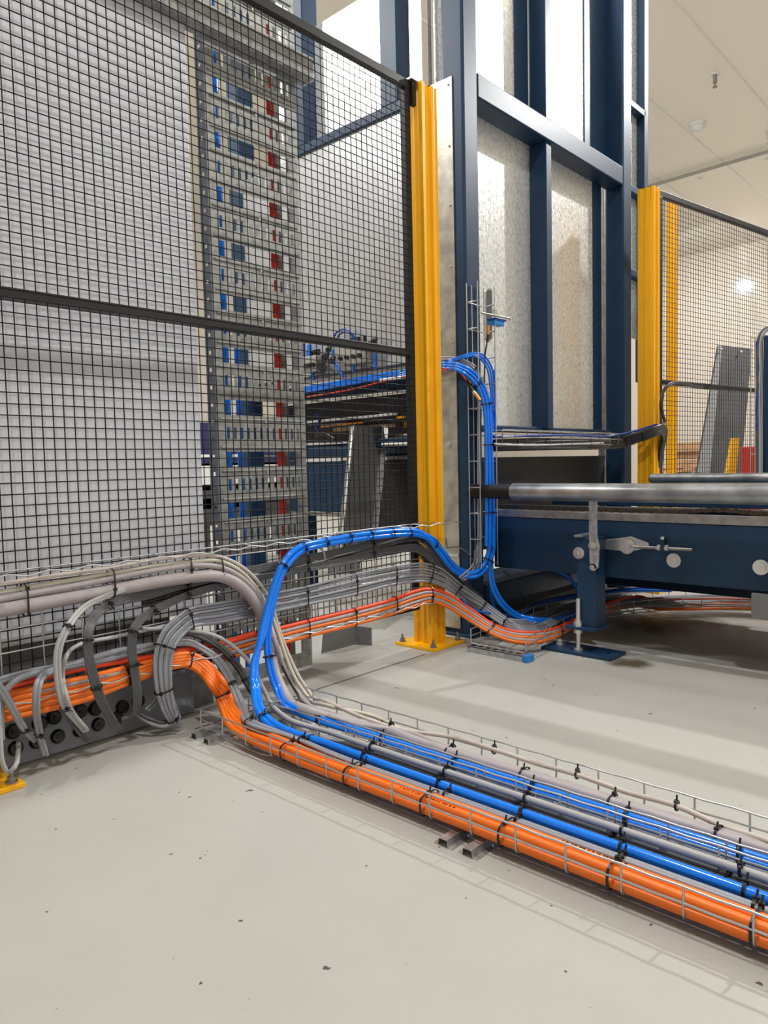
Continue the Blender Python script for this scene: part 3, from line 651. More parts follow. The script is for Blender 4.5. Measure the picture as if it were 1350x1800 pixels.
# -- big light grey bundle looping down from the fence tray
G_BG = 'light grey cables looping down to the gland plate'
ribbon('big', [('y', 300, 1275, YW-.02), ('y', 281, 1240, YW-.03), ('y', 271, 1200, YW-.035), ('y', 270, 1150, YW-.035), ('y', 283, 1110, YW-.03), ('y', 310, 1083, YW-.02), ('y', 333, 1068, YW-.01), ('y', 383, 1058, YW), ('y', 443, 1047, YW), ('y', 537, 1030, YW), ('y', 620, 1008, YW), ('y', 690, 994, YW), ('y', 745, 988, YW), ('y', 775, 997, 1.755), ('y', 805, 1022, 1.74), ('y', 840, 1047, 1.72), ('y', 880, 1078, 1.62), ('y', 915, 1100, 1.53), ('y', 950, 1095, 1.51), ('z', 1000, 1070, .085), ('z', 1080, 1050, .085), ('w', 3.15, 1.45, .08), ('w', 3.5, 1.15, .08), ('w', 3.65, .8, .08)],
       [('y', 318, 1278, YW-.02), ('y', 306, 1240, YW-.03), ('y', 302, 1205, YW-.035), ('y', 302, 1160, YW-.035), ('y', 310, 1133, YW-.03), ('y', 323, 1117, YW-.02), ('y', 340, 1103, YW-.01), ('y', 383, 1097, YW), ('y', 447, 1084, YW), ('y', 537, 1065, YW), ('y', 620, 1048, YW), ('y', 690, 1030, YW), ('y', 755, 1025, YW), ('y', 793, 1041, 1.755), ('y', 830, 1066, 1.74), ('y', 860, 1084, 1.66), ('y', 892, 1104, 1.58), ('y', 925, 1113, 1.50), ('y', 957, 1107, 1.48), ('z', 1000, 1086, .06), ('z', 1080, 1064, .06), ('w', 3.12, 1.36, .06), ('w', 3.45, 1.08, .06), ('w', 3.58, .75, .06)],
       [M['cgrey']]*7, [.0043, .0043, .0045, .0046, .0048, .0056, .0056], 'light grey cable {k} of the big looping bundle above the orange cables', G_BG, layer=(0, .004, 0))
ribbon('big2', [('y', 292, 1262, YW-.005), ('y', 276, 1200, YW-.012), ('y', 276, 1150, YW-.012), ('y', 290, 1112, YW-.008), ('y', 318, 1086, YW), ('y', 383, 1063, YW+.01)],
       [('y', 318, 1262, YW-.005), ('y', 300, 1205, YW-.012), ('y', 300, 1160, YW-.012), ('y', 310, 1130, YW-.008), ('y', 335, 1102, YW), ('y', 383, 1092, YW+.01)],
       [M['cgrey']]*5, .0052, 'light grey cable {k} in the rear layer of the big loop', G_BG)
# -- dark grey loops
G_DK = 'dark grey cables of the fence tray'
ribbon('dk', [('y', 214, 1281, YW-.01), ('y', 203, 1262, YW-.02), ('y', 184, 1225, YW-.075), ('y', 171, 1183, YW-.085), ('y', 162, 1140, YW-.085), ('y', 164, 1107, YW-.075), ('y', 180, 1080, YW-.03), ('y', 200, 1067, YW-.015), ('y', 265, 1052, YW), ('y', 330, 1033, YW), ('y', 400, 1018, YW), ('y', 500, 998, YW), ('y', 620, 973, YW), ('y', 690, 954, YW), ('y', 740, 953, YW), ('y', 760, 975, YW-.01), ('y', 775, 1000, YW-.01), ('y', 800, 1025, 1.75), ('y', 840, 1055, 1.73)],
       [('y', 196, 1279, YW-.01), ('y', 186, 1262, YW-.02), ('y', 166, 1225, YW-.075), ('y', 154, 1183, YW-.085), ('y', 147, 1140, YW-.085), ('y', 149, 1103, YW-.075), ('y', 164, 1074, YW-.03), ('y', 195, 1053, YW-.015), ('y', 265, 1036, YW), ('y', 330, 1017, YW), ('y', 400, 1003, YW), ('y', 500, 984, YW), ('y', 620, 958, YW), ('y', 690, 940, YW), ('y', 748, 944, YW), ('y', 772, 970, YW-.01), ('y', 790, 995, YW-.01), ('y', 815, 1020, 1.75), ('y', 850, 1050, 1.73)],
       [M['cdark']]*5, .0035, 'dark grey cable {k} of the left dark loop hanging over the orange cables', G_DK)
ribbon('dk2', [('y', 214, 1262, YW), ('y', 243, 1253, YW-.01), ('y', 249, 1227, YW-.03), ('y', 246, 1193, YW-.035), ('y', 240, 1150, YW-.035), ('y', 241, 1113, YW-.03), ('y', 254, 1092, YW-.02), ('y', 274, 1079, YW-.01), ('y', 330, 1052, YW), ('y', 400, 1032, YW), ('y', 500, 1012, YW), ('y', 620, 990, YW), ('y', 690, 973, YW), ('y', 735, 972, YW), ('y', 752, 985, YW-.005), ('y', 770, 1005, 1.76)],
       [('y', 213, 1267, YW), ('y', 228, 1260, YW-.01), ('y', 234, 1227, YW-.03), ('y', 231, 1193, YW-.035), ('y', 225, 1150, YW-.035), ('y', 226, 1109, YW-.03), ('y', 240, 1086, YW-.02), ('y', 268, 1067, YW-.01), ('y', 330, 1039, YW), ('y', 400, 1020, YW), ('y', 500, 1000, YW), ('y', 620, 976, YW), ('y', 690, 960, YW), ('y', 740, 958, YW), ('y', 762, 978, YW-.005), ('y', 780, 1000, 1.76)],
       [M['cdark']]*5, .0034, 'dark grey cable {k} of the right dark loop next to the big light grey loop', G_DK)
ribbon('dk3', [('y', 250, 1042, YW+.01), ('y', 330, 1024, YW+.01), ('y', 450, 1001, YW+.01), ('y', 600, 974, YW+.01), ('y', 690, 955, YW+.01), ('y', 738, 955, YW+.01), ('y', 765, 985, YW)],
       [('y', 250, 1066, YW+.01), ('y', 330, 1048, YW+.01), ('y', 450, 1022, YW+.01), ('y', 600, 994, YW+.01), ('y', 690, 975, YW+.01), ('y', 730, 972, YW+.01), ('y', 755, 1000, YW)],
       [M['cblack']]*6, .0032, 'thin black cable {k} in the dark strip across the fence tray', 'thin black cables in the dark strip')
ribbon('l1', [('y', 156, 1283, YW), ('y', 138, 1262, YW-.02), ('y', 116, 1228, YW-.075), ('y', 107, 1183, YW-.085), ('y', 109, 1140, YW-.085), ('y', 124, 1106, YW-.075), ('y', 152, 1071, YW-.03), ('y', 195, 1049, YW-.02), ('y', 262, 1028, YW-.005), ('y', 380, 1011, YW)],
       [('y', 146, 1287, YW), ('y', 128, 1268, YW-.02), ('y', 104, 1235, YW-.075), ('y', 95, 1183, YW-.085), ('y', 97, 1137, YW-.085), ('y', 114, 1100, YW-.075), ('y', 145, 1064, YW-.03), ('y', 193, 1042, YW-.02), ('y', 262, 1021, YW-.005), ('y', 380, 1005, YW)],
       [M['clight']]*2, .0052, 'light grey cable {k} of the tall pair looping at the left of the tray', 'light grey loops at the left of the fence tray')
cable('cable', [('y', 152, 1281, YW-.01), ('y', 132, 1258, YW-.03), ('y', 117, 1225, YW-.085), ('y', 110, 1185, YW-.05), ('y', 116, 1155, YW-.085), ('y', 130, 1138, YW-.035), ('y', 150, 1129, YW-.02), ('y', 200, 1120, YW), ('y', 300, 1098, YW+.01)], .0052, M['clight'], 'single light grey cable looping inside the tall grey pair', group='light grey loops at the left of the fence tray')
ribbon('l4', [('y', 85, 1328, YW), ('y', 76, 1290, YW-.02), ('y', 70, 1235, YW-.085), ('y', 74, 1203, YW-.085), ('y', 92, 1184, YW-.035), ('y', 130, 1172, YW-.01), ('y', 200, 1160, YW)],
       [('y', 74, 1326, YW), ('y', 64, 1290, YW-.02), ('y', 57, 1235, YW-.085), ('y', 61, 1200, YW-.085), ('y', 82, 1178, YW-.035), ('y', 130, 1165, YW-.01), ('y', 200, 1153, YW)],
       [M['cgrey']]*2, .0052, 'grey cable {k} of the short pair looping down in front of the orange cables', 'light grey loops at the left of the fence tray')
ribbon('l5', [('y', 66, 1298, YW), ('y', 45, 1275, YW-.03), ('y', 26, 1240, YW-.05), ('y', 4, 1203, YW-.05), ('y', -30, 1170, YW-.05)],
       [('y', 58, 1304, YW), ('y', 36, 1282, YW-.03), ('y', 16, 1248, YW-.05), ('y', -6, 1212, YW-.05), ('y', -40, 1180, YW-.05)],
       [M['cgrey']]*2, .0052, 'grey cable {k} slanting down from the left edge to the gland plate', 'grey cables at the left edge')
cable('cable', [('y', -5, 1225, YW-.06), ('y', 0, 1290, YW-.07), ('y', 4, 1340, YW-.07), ('y', 14, 1357, YW-.06), ('y', 26, 1348, YW-.075), ('y', 32, 1320, YW-.01), ('y', 33, 1302, YW+.04)], .0055, M['clight'], 'light grey cable hooking up into a grommet at the left edge', group='grey cables at the left edge')
ribbon('l8', [('y', 262, 1250, YW+.02), ('y', 278, 1235, YW+.01), ('y', 283, 1205, YW), ('y', 283, 1150, YW)], [('y', 254, 1246, YW+.02), ('y', 270, 1228, YW+.01), ('y', 274, 1205, YW), ('y', 275, 1150, YW)], [M['cgrey']]*2, .0042, 'grey cable {k} of the small pair hooking left behind the big loop', 'grey cables hooking under the big loop')
cable('cable', [('y', 240, 1255, YW+.03), ('y', 262, 1270, YW), ('y', 288, 1277, YW-.02), ('y', 305, 1270, YW-.03), ('y', 312, 1250, YW-.03)], .005, M['cgrey'], 'grey cable curving under the bottom of the big loop', group='grey cables hooking under the big loop')
cable('cable', [('y', 238, 1250, YW+.03), ('y', 260, 1262, YW), ('y', 290, 1270, YW-.015), ('y', 308, 1262, YW-.02)], .0042, M['cdark'], 'dark cable curving under the bottom of the big loop', group='grey cables hooking under the big loop')
ribbon('l9', [('y', 158, 1300, YW+.01), ('y', 140, 1278, YW), ('y', 120, 1245, YW-.02), ('y', 112, 1200, YW-.03)], [('y', 150, 1304, YW+.01), ('y', 128, 1280, YW), ('y', 112, 1250, YW-.02), ('y', 104, 1200, YW-.03)], [M['cdark']]*2, .004, 'dark cable {k} hanging behind the tall light grey loop', 'dark cables behind the tall loop')
# -- thin grey cable and the dark group that turn into the floor tray
cable('cable', [('y', 250, 1105, YW+.005), ('y', 330, 1108, YW), ('y', 367, 1114, YW-.01), ('y', 392, 1124, YW-.02), ('y', 412, 1138, YW-.03), ('y', 431, 1155, YW-.05), ('y', 446, 1175, 1.70), ('y', 460, 1205, 1.67), ('y', 472, 1228, 1.65), ('z', 485, 1247, .066), ('z', 515, 1268, .060), ('w', 1.222, 1.33, .052)]+run(1.226, .048, 1.2), (.0058, .0085), M['clight'], 'single grey cable crossing behind the blue hoses into the middle of the floor trays', n=8)
ribbon('dk4', [('y', 280, 1102, YW+.01), ('y', 335, 1108, YW), ('y', 365, 1118, YW-.01), ('y', 392, 1135, YW-.02), ('y', 410, 1153, YW-.03), ('y', 428, 1177, 1.72), ('y', 441, 1200, 1.70), ('y', 458, 1226, 1.67), ('z', 478, 1262, .045), ('w', 1.205, 1.40, .034)]+run(1.243, .027, 1.2),
       [('y', 280, 1112, YW+.01), ('y', 335, 1117, YW), ('y', 360, 1127, YW-.01), ('y', 385, 1143, YW-.02), ('y', 402, 1160, YW-.03), ('y', 420, 1183, 1.72), ('y', 432, 1206, 1.70), ('y', 448, 1232, 1.67), ('z', 468, 1270, .035), ('w', 1.180, 1.40, .030)]+run(1.212, .027, 1.2),
       [M['cdark'], M['cdark'], M['cblack'], M['cdark'], M['cblack']], .0042, 'dark cable {k} lying deep in the near floor tray right of the blue hose', 'dark cables in the near floor tray')
# -- red-orange / grey / orange ribbon of five on the right
G5 = 'ribbon of orange and pale cables on the right fence tray'
ribbon('or5', [('y', 375, 1133, YW+.005), ('y', 450, 1112, YW), ('y', 545, 1088, YW), ('y', 620, 1070, YW), ('y', 692, 1050, YW), ('y', 730, 1036, YW), ('y', 756, 1033, 1.76), ('y', 793, 1045, 1.74), ('y', 830, 1070, 1.68), ('y', 865, 1094, 1.60), ('y', 900, 1107, 1.51), ('y', 933, 1110, 1.45), ('y', 966, 1106, 1.42), ('z', 1006, 1090, .075), ('z', 1048, 1066, .09), ('z', 1124, 1046, .085), ('w', 3.25, 1.36, .08), ('w', 3.48, 1.06, .08), ('w', 3.56, .7, .08)],
       [('y', 375, 1167, YW+.005), ('y', 450, 1146, YW), ('y', 545, 1120, YW), ('y', 620, 1101, YW), ('y', 692, 1081, YW), ('y', 735, 1066, YW), ('y', 760, 1060, 1.75), ('y', 793, 1073, 1.72), ('y', 830, 1096, 1.66), ('y', 865, 1116, 1.57), ('y', 900, 1129, 1.48), ('y', 933, 1132, 1.43), ('y', 966, 1126, 1.405), ('z', 1006, 1105, .035), ('z', 1048, 1083, .035), ('z', 1124, 1068, .03), ('w', 3.25, 1.30, .03), ('w', 3.46, 1.02, .03), ('w', 3.53, .7, .03)],
       [M['redorange'], M['lilac'], M['orange'], M['lilac'], M['orange']], .0067, '{k} cable of the orange and lilac ribbon crossing in front of the yellow post', G5, wob=.0006, n=9)
for i, nm in enumerate(('red orange', 'pale lilac', 'orange', 'pale lilac', 'orange')):
    pass
# -- thin light cables at the top of the fence tray
for k, (dy, nm, m) in enumerate(((0, 'upper', 'clight'), (7, 'lower', 'cdark'))):
    cable('cable', [('y', 400, 1003+dy, YW), ('y', 450, 1010+dy, YW), ('y', 520, 997+dy, YW), ('y', 600, 983-8+dy, YW), ('y', 680, 958+dy-6, YW), ('y', 740, 951+dy-8, YW-.005), ('y', 762, 962+dy, 1.76)], .0034, M[m], nm+' thin cable above the dark strip right of the blue hoses')
cable('cable', [('y', 552, 986, YW), ('y', 570, 984, YW), ('y', 566, 966, YW-.01), ('y', 545, 962, YW-.01), ('y', 525, 975, YW-.01)], .004, M['clight'], 'small light grey cable end curling behind the blue bend')
# -- beige and lilac cables across the top left
cable('cable', [('y', -30, 1078, YW), ('y', 0, 1072, YW), ('y', 60, 1062, YW), ('y', 130, 1050, YW), ('y', 200, 1037, YW), ('y', 270, 1024, YW-.01), ('y', 340, 1014, YW-.02), ('y', 385, 1013, YW-.02), ('y', 415, 1025, YW-.03), ('y', 440, 1048, YW-.03), ('y', 458, 1078, YW-.03), ('y', 468, 1110, YW-.035), ('y', 476, 1150, 1.71), ('y', 486, 1190, 1.68), ('y', 505, 1228, 1.63), ('z', 533, 1247, .072), ('z', 580, 1262, .062), ('w', 1.330, 1.25, .046)]+run(1.326, .042, 1.1), (.0185, .0095), M['lilac'], 'thick lilac grey cable sweeping over from the left fence tray into the far floor tray', n=12)
cable('cable', [('y', -30, 1059, YW-.004), ('y', 0, 1053, YW-.004), ('y', 130, 1030, YW-.004), ('y', 270, 1003, YW-.01), ('y', 345, 994, YW-.02), ('y', 390, 998, YW-.02), ('y', 425, 1016, YW-.03), ('y', 452, 1045, YW-.03), ('y', 470, 1085, YW-.03), ('y', 484, 1130, YW-.075), ('y', 500, 1175, 1.70), ('y', 522, 1215, 1.66), ('z', 560, 1250, .07), ('z', 620, 1272, .062), ('w', 1.352, 1.18, .047)]+run(1.347, .042, 1.05), (.0085, .0062), M['lilac'], 'medium lilac grey cable just above the thick one on the fence tray', n=10)
cable('cable', [('y', -30, 1047, YW), ('y', 0, 1041, YW), ('y', 130, 1019, YW), ('y', 270, 995, YW-.005), ('y', 330, 988, YW-.01), ('y', 385, 986, YW-.015), ('y', 420, 1002, YW-.02), ('y', 448, 1030, YW-.02), ('y', 470, 1066, YW-.02), ('y', 486, 1105, YW-.03), ('y', 500, 1148, 1.71), ('y', 520, 1195, 1.67), ('y', 542, 1226, 1.63), ('z', 575, 1240, .072), ('w', 1.368, 1.30, .055)]+run(1.362, .036, 1.15), (.0062, .0045), M['beige'], 'flat beige cable along the top of the fence tray, second from the top', n=8)
cable('cable', [('y', -30, 1032, YW-.01), ('y', 0, 1027, YW-.01), ('y', 40, 1021, YW-.01), ('y', 115, 1009, YW-.01), ('y', 190, 999, YW-.01), ('y', 270, 984, YW-.01), ('y', 340, 977, YW-.015), ('y', 385, 978, YW-.015), ('y', 425, 996, YW-.02), ('y', 455, 1024, YW-.02), ('y', 477, 1062, YW-.02), ('y', 490, 1105, YW-.03), ('y', 505, 1145, 1.71), ('y', 526, 1190, 1.67), ('y', 548, 1222, 1.63), ('z', 572, 1232, .075), ('z', 640, 1262, .066), ('z', 700, 1281, .052), ('z', 795, 1296, .05), ('z', 870, 1318, .058), ('z', 940, 1341, .046), ('z', 1015, 1362, .056), ('z', 1100, 1392, .046), ('z', 1190, 1417, .056), ('z', 1270, 1452, .046), ('z', 1350, 1478, .05), ('z', 1480, 1525, .05)], .0052, M['pale'], 'pale cable tied along the far rail of the floor tray', n=8)
cable('cable', [('y', 470, 1100, YW-.02), ('y', 484, 1140, 1.72), ('y', 500, 1180, 1.69), ('y', 520, 1215, 1.65), ('z', 540, 1240, .06), ('w', 1.35, 1.3, .04)]+run(1.350, .029, 1.1), .0035, M['cblack'], 'black cable tucked beside the beige cables in the far floor tray')
# -- blue hoses
G_BL = 'bright blue hoses from the floor trays up the blue column'
ribbon('blue', [('y', 860, 715, 1.70), ('y', 864, 780, 1.70), ('y', 868, 880, 1.69), ('y', 872, 930, 1.69), ('y', 870, 970, 1.69), ('y', 858, 1000, 1.70), ('y', 838, 1016, 1.71), ('y', 815, 1016, 1.73), ('y', 792, 1003, 1.74), ('y', 770, 976, 1.74), ('y', 752, 948, 1.74), ('y', 735, 932, 1.74), ('y', 712, 929, 1.74), ('y', 640, 935, 1.74), ('y', 560, 949, 1.74), ('y', 530, 955, 1.73), ('y', 508, 969, 1.72), ('y', 490, 996, 1.715), ('y', 478, 1030, 1.71), ('y', 466, 1075, 1.70), ('y', 456, 1120, 1.68), ('y', 452, 1170, 1.66), ('y', 456, 1215, 1.62), ('z', 464, 1246, .082), ('z', 480, 1266, .068), ('z', 520, 1286, .056), ('w', 1.180, 1.30, .052)]+run(1.178, .051, 1.1),
       [('y', 851, 715, 1.70), ('y', 853, 780, 1.70), ('y', 853, 880, 1.69), ('y', 857, 930, 1.69), ('y', 856, 965, 1.69), ('y', 848, 990, 1.70), ('y', 833, 1003, 1.71), ('y', 817, 1003, 1.73), ('y', 799, 990, 1.74), ('y', 782, 967, 1.74), ('y', 763, 954, 1.74), ('y', 738, 944, 1.74), ('y', 712, 943, 1.74), ('y', 640, 950, 1.74), ('y', 560, 963, 1.74), ('y', 536, 971, 1.73), ('y', 519, 984, 1.72), ('y', 502, 1005, 1.715), ('y', 488, 1035, 1.71), ('y', 475, 1078, 1.70), ('y', 463, 1120, 1.68), ('y', 442, 1170, 1.66), ('y', 443, 1215, 1.62), ('z', 450, 1252, .080), ('z', 468, 1275, .058), ('z', 510, 1297, .038), ('w', 1.180, 1.28, .018)]+run(1.183, .014, 1.1),
       [M['blue']]*2, [.0095, .0090], 'bright blue hose {k} of the near pair dropping into the near floor tray', G_BL, wob=.0002, n=12)
ribbon('blue2', [('y', 860, 715, 1.712), ('y', 866, 780, 1.712), ('y', 870, 880, 1.705), ('y', 874, 930, 1.705), ('y', 868, 985, 1.71), ('y', 845, 1013, 1.73), ('y', 815, 1014, 1.745), ('y', 786, 995, 1.752), ('y', 760, 958, 1.752), ('y', 735, 930, 1.752), ('y', 700, 928, 1.752), ('y', 600, 941, 1.752), ('y', 545, 953, 1.745), ('y', 520, 970, 1.735), ('y', 503, 1000, 1.72), ('y', 490, 1035, 1.71), ('y', 480, 1080, 1.70), ('y', 476, 1130, 1.69), ('y', 482, 1175, 1.67), ('y', 494, 1210, 1.64), ('z', 512, 1236, .078), ('z', 550, 1255, .068), ('z', 610, 1274, .060), ('w', 1.292, 1.22, .050)]+run(1.292, .050, 1.05),
       [('y', 850, 715, 1.712), ('y', 853, 780, 1.712), ('y', 853, 880, 1.705), ('y', 858, 930, 1.705), ('y', 852, 975, 1.71), ('y', 836, 998, 1.73), ('y', 812, 998, 1.745), ('y', 790, 978, 1.752), ('y', 765, 945, 1.752), ('y', 735, 938, 1.752), ('y', 700, 938, 1.752), ('y', 600, 951, 1.752), ('y', 545, 963, 1.745), ('y', 515, 982, 1.735), ('y', 494, 1010, 1.72), ('y', 482, 1040, 1.71), ('y', 470, 1085, 1.70), ('y', 464, 1130, 1.69), ('y', 470, 1180, 1.67), ('y', 484, 1220, 1.64), ('z', 502, 1246, .066), ('z', 545, 1266, .054), ('z', 605, 1285, .046), ('w', 1.282, 1.22, .036)]+run(1.282, .032, 1.05),
       [M['blue']]*2, [.0068, .0068], 'bright blue hose {k} of the rear pair leading into the far floor tray', G_BL, wob=.0002, n=12)
# vertical blue run on the column and over the top to the machine behind the fence
ribbon('bluev', [('y', 870, 960, 1.675), ('y', 870, 880, 1.675), ('y', 867, 800, 1.675), ('y', 864, 740, 1.675), ('y', 861, 700, 1.68), ('y', 850, 672, 1.69), ('y', 833, 652, 1.70), ('y', 812, 640, 1.71), ('x', 790, 636, 2.39), ('x', 765, 637, 2.39), ('x', 740, 644, 2.41), ('x', 700, 652, 2.40), ('x', 640, 662, 2.40), ('x', 580, 672, 2.40), ('x', 530, 680, 2.40)],
       [('y', 852, 960, 1.675), ('y', 852, 880, 1.675), ('y', 852, 800, 1.675), ('y', 851, 740, 1.675), ('y', 846, 705, 1.68), ('y', 836, 680, 1.69), ('y', 822, 664, 1.70), ('y', 806, 654, 1.71), ('x', 788, 649, 2.39), ('x', 765, 649, 2.39), ('x', 740, 655, 2.41), ('x', 700, 662, 2.40), ('x', 640, 672, 2.40), ('x', 580, 683, 2.40), ('x', 530, 692, 2.40)],
       [M['blue']]*3, .0068, 'blue hose {k} of the trio climbing the blue column and turning behind the fence', G_BL, wob=.0008, n=10)
ribbon('bluer', [('y', 864, 762, 1.71), ('y', 872, 720, 1.71), ('y', 871, 680, 1.71), ('y', 866, 645, 1.71), ('y', 852, 624, 1.715), ('y', 832, 619, 1.72), ('x', 808, 626, 2.38), ('x', 780, 634, 2.40), ('x', 750, 640, 2.42)],
       [('y', 862, 762, 1.71), ('y', 862, 720, 1.71), ('y', 860, 680, 1.71), ('y', 855, 650, 1.71), ('y', 843, 632, 1.715), ('y', 828, 627, 1.72), ('x', 808, 632, 2.38), ('x', 780, 640, 2.40), ('x', 750, 646, 2.42)],
       [M['blue']]*3, .0040, 'thin blue hose {k} of the outer arc above the column bend', 'thin blue hoses above the column bend', n=8)
cable('hose', [('y', 869, 650, 1.70), ('y', 871, 690, 1.70), ('y', 870, 760, 1.70)], .0038, M['blue'], 'single thin blue hose hanging at the outer side of the vertical tray', 'hose')
ribbon('grv', [('y', 842, 1000, 1.725), ('y', 847, 960, 1.725), ('y', 847, 860, 1.725), ('y', 846, 760, 1.725), ('y', 846, 700, 1.725), ('y', 846, 668, 1.72), ('y', 838, 645, 1.71), ('x', 822, 634, 2.39), ('x', 800, 628, 2.39), ('x', 770, 628, 2.39), ('x', 740, 636, 2.41)],
       [('y', 828, 998, 1.725), ('y', 838, 960, 1.725), ('y', 839, 860, 1.725), ('y', 839, 760, 1.725), ('y', 839, 705, 1.725), ('y', 838, 675, 1.72), ('y', 830, 654, 1.71), ('x', 815, 640, 2.39), ('x', 798, 634, 2.39), ('x', 770, 634, 2.39), ('x', 740, 642, 2.41)],
       [M['cgrey']]*3, .0045, 'grey cable {k} inside the vertical tray on the blue column', 'grey cables on the blue column')
ribbon('grvb', [('y', 848, 975, 1.72), ('y', 840, 1002, 1.72), ('y', 828, 1014, 1.72), ('y', 815, 1022, 1.73)], [('y', 838, 975, 1.72), ('y', 826, 996, 1.72), ('y', 815, 1006, 1.72), ('y', 805, 1014, 1.73)], [M['cgrey']]*3, .0042, 'grey cable {k} bending left out of the foot of the vertical tray', 'grey cables on the blue column')
# sensor cable with connector near the bend
cable('cable', [('x', 540, 698, 2.395), ('x', 620, 684, 2.395), ('x', 700, 664, 2.395), ('x', 765, 654, 2.385), ('x', 800, 647, 2.385), ('x', 812, 658, 2.385), ('x', 821, 671, 2.385)], .0036, M['red'], 'thin red cable leading to the connector beside the column bend')
t = thing('cable_connector', 'black and orange plug connector below the blue bend on the column', 'connector', atx(830, 684, 2.385))
a = atx(821, 670, 2.385); b2 = atx(832, 688, 2.385); c2 = atx(836, 693, 2.385); d3 = atx(844, 704, 2.385)
MB().tube([a, b2], .0085, 12).build('black_body', 'cblack', t); MB().tube([b2, c2], .0075, 12).build('metal_collar', 'zinc', t); MB().tube([c2, d3], .0065, 12).build('orange_nut', 'brass', t)
# blue from the column foot to the tray under the conveyor
ribbon('bluef', [('y', 868, 955, 1.695), ('y', 866, 1000, 1.70), ('y', 872, 1030, 1.69), ('y', 888, 1058, 1.66), ('y', 912, 1078, 1.62), ('y', 940, 1085, 1.56), ('y', 970, 1086, 1.51), ('y', 1000, 1080, 1.47), ('y', 1030, 1066, 1.46), ('y', 1060, 1053, 1.5)],
       [('y', 859, 955, 1.695), ('y', 858, 1000, 1.70), ('y', 862, 1034, 1.69), ('y', 878, 1064, 1.66), ('y', 905, 1086, 1.62), ('y', 938, 1095, 1.56), ('y', 970, 1096, 1.51), ('y', 1002, 1090, 1.47), ('y', 1032, 1076, 1.46), ('y', 1060, 1063, 1.5)],
       [M['blue']]*2, .0078, 'blue hose {k} of the pair curving from the column foot under the conveyor', 'blue hoses under the conveyor', n=12)
cable('hose', [('y', 861, 1012, 1.71), ('y', 862, 1040, 1.71), ('y', 869, 1066, 1.70), ('y', 884, 1082, 1.68)], .0042, M['blue'], 'short thin blue hose hanging at the column foot', 'hose')
cable('hose', [('y', 815, 1052, 1.70), ('y', 818, 1062, 1.70), ('y', 832, 1071, 1.68), ('y', 855, 1077, 1.66), ('y', 878, 1076, 1.66)], .0042, M['blue'], 'thin blue hose lying over the grey cables beside the yellow post', 'hose')
ribbon('blueg', [('y', 878, 1078, 1.70), ('z', 895, 1080, .075), ('z', 930, 1062, .075), ('z', 980, 1048, .08), ('z', 1040, 1040, .09), ('z', 1110, 1033, .10), ('z', 1180, 1034, .10)],
       [('y', 880, 1084, 1.70), ('z', 898, 1089, .07), ('z', 935, 1072, .07), ('z', 985, 1056, .075), ('z', 1045, 1047, .085), ('z', 1110, 1040, .09), ('z', 1180, 1040, .09)],
       [M['blue_dk'], M['blue']], .0065, 'blue hose {k} of the pair lying deep in the curved tray', 'blue hoses under the conveyor')
cable('hose', [('y', 970, 1002, 1.60), ('y', 995, 1012, 1.56), ('y', 1012, 1030, 1.53), ('y', 1020, 1050, 1.50), ('z', 1035, 1072, .08)], .0075, M['blue'], 'blue hose arching behind the conveyor leg', 'hose')
cable('cable', [('x', 780, 945, 2.405), ('x', 781, 962, 2.405), ('x', 800, 961, 2.405), ('y', 820, 970, 1.73), ('y', 834, 988, 1.73)], .0028, M['cdark'], 'thin dark cable arching across the lower cover plate of the column')
cable('cable', [('y', 885, 1004, 1.64), ('y', 905, 1020, 1.62), ('y', 918, 1045, 1.60), ('z', 922, 1075, .06)], .0030, M['cblack'], 'thin black cable curving over the low blue beam')
# more greys in the curved tray
ribbon('grt', [('y', 850, 1062, 1.735), ('y', 885, 1084, 1.66), ('y', 912, 1089, 1.60), ('z', 940, 1078, .07), ('z', 990, 1062, .07), ('z', 1045, 1050, .07), ('z', 1110, 1044, .07), ('w', 3.2, 1.5, .07), ('w', 3.52, 1.22, .07), ('w', 3.68, .85, .07)],
       [('y', 860, 1074, 1.70), ('y', 892, 1094, 1.64), ('y', 925, 1103, 1.56), ('z', 960, 1096, .055), ('z', 1000, 1078, .055), ('z', 1048, 1064, .055), ('z', 1110, 1054, .055), ('w', 3.15, 1.42, .055), ('w', 3.46, 1.16, .055), ('w', 3.62, .8, .055)],
       [M['clight'], M['cgrey'], M['cgrey'], M['cgrey'], M['lilac']], .0048, 'grey cable {k} lying in the curved tray under the conveyor', 'grey cables in the curved tray')
# black cables on the level tray and round the right post
G_K = 'black cables on the level tray below the enclosure sheets'
ribbon('blk', [('y', 868, 774, 1.71), ('y', 920, 772, 1.71), ('y', 1000, 770, 1.71), ('y', 1060, 771, 1.71), ('y', 1090, 768, 1.69), ('y', 1120, 760, 1.62), ('y', 1150, 750, 1.56), ('y', 1166, 746, 1.55), ('y', 1172, 758, 1.56), ('y', 1166, 790, 1.58), ('y', 1162, 830, 1.60), ('y', 1160, 860, 1.60)],
       [('y', 868, 792, 1.71), ('y', 920, 791, 1.71), ('y', 1000, 790, 1.71), ('y', 1060, 789, 1.71), ('y', 1092, 786, 1.69), ('y', 1125, 776, 1.62), ('y', 1150, 767, 1.56), ('y', 1160, 764, 1.55), ('y', 1164, 772, 1.56), ('y', 1158, 800, 1.58), ('y', 1155, 835, 1.60), ('y', 1152, 862, 1.60)],
       [M['cblack']]*5, .0085, 'black cable {k} on the level tray bending down behind the right yellow post', G_K, n=9)
cable('cable', [('y', 868, 768, 1.70), ('y', 930, 766, 1.70), ('y', 1000, 765, 1.70), ('y', 1075, 766, 1.70), ('y', 1115, 758, 1.64), ('y', 1155, 746, 1.565)], .006, M['blue_dk'], 'dark blue cable along the top of the level tray')
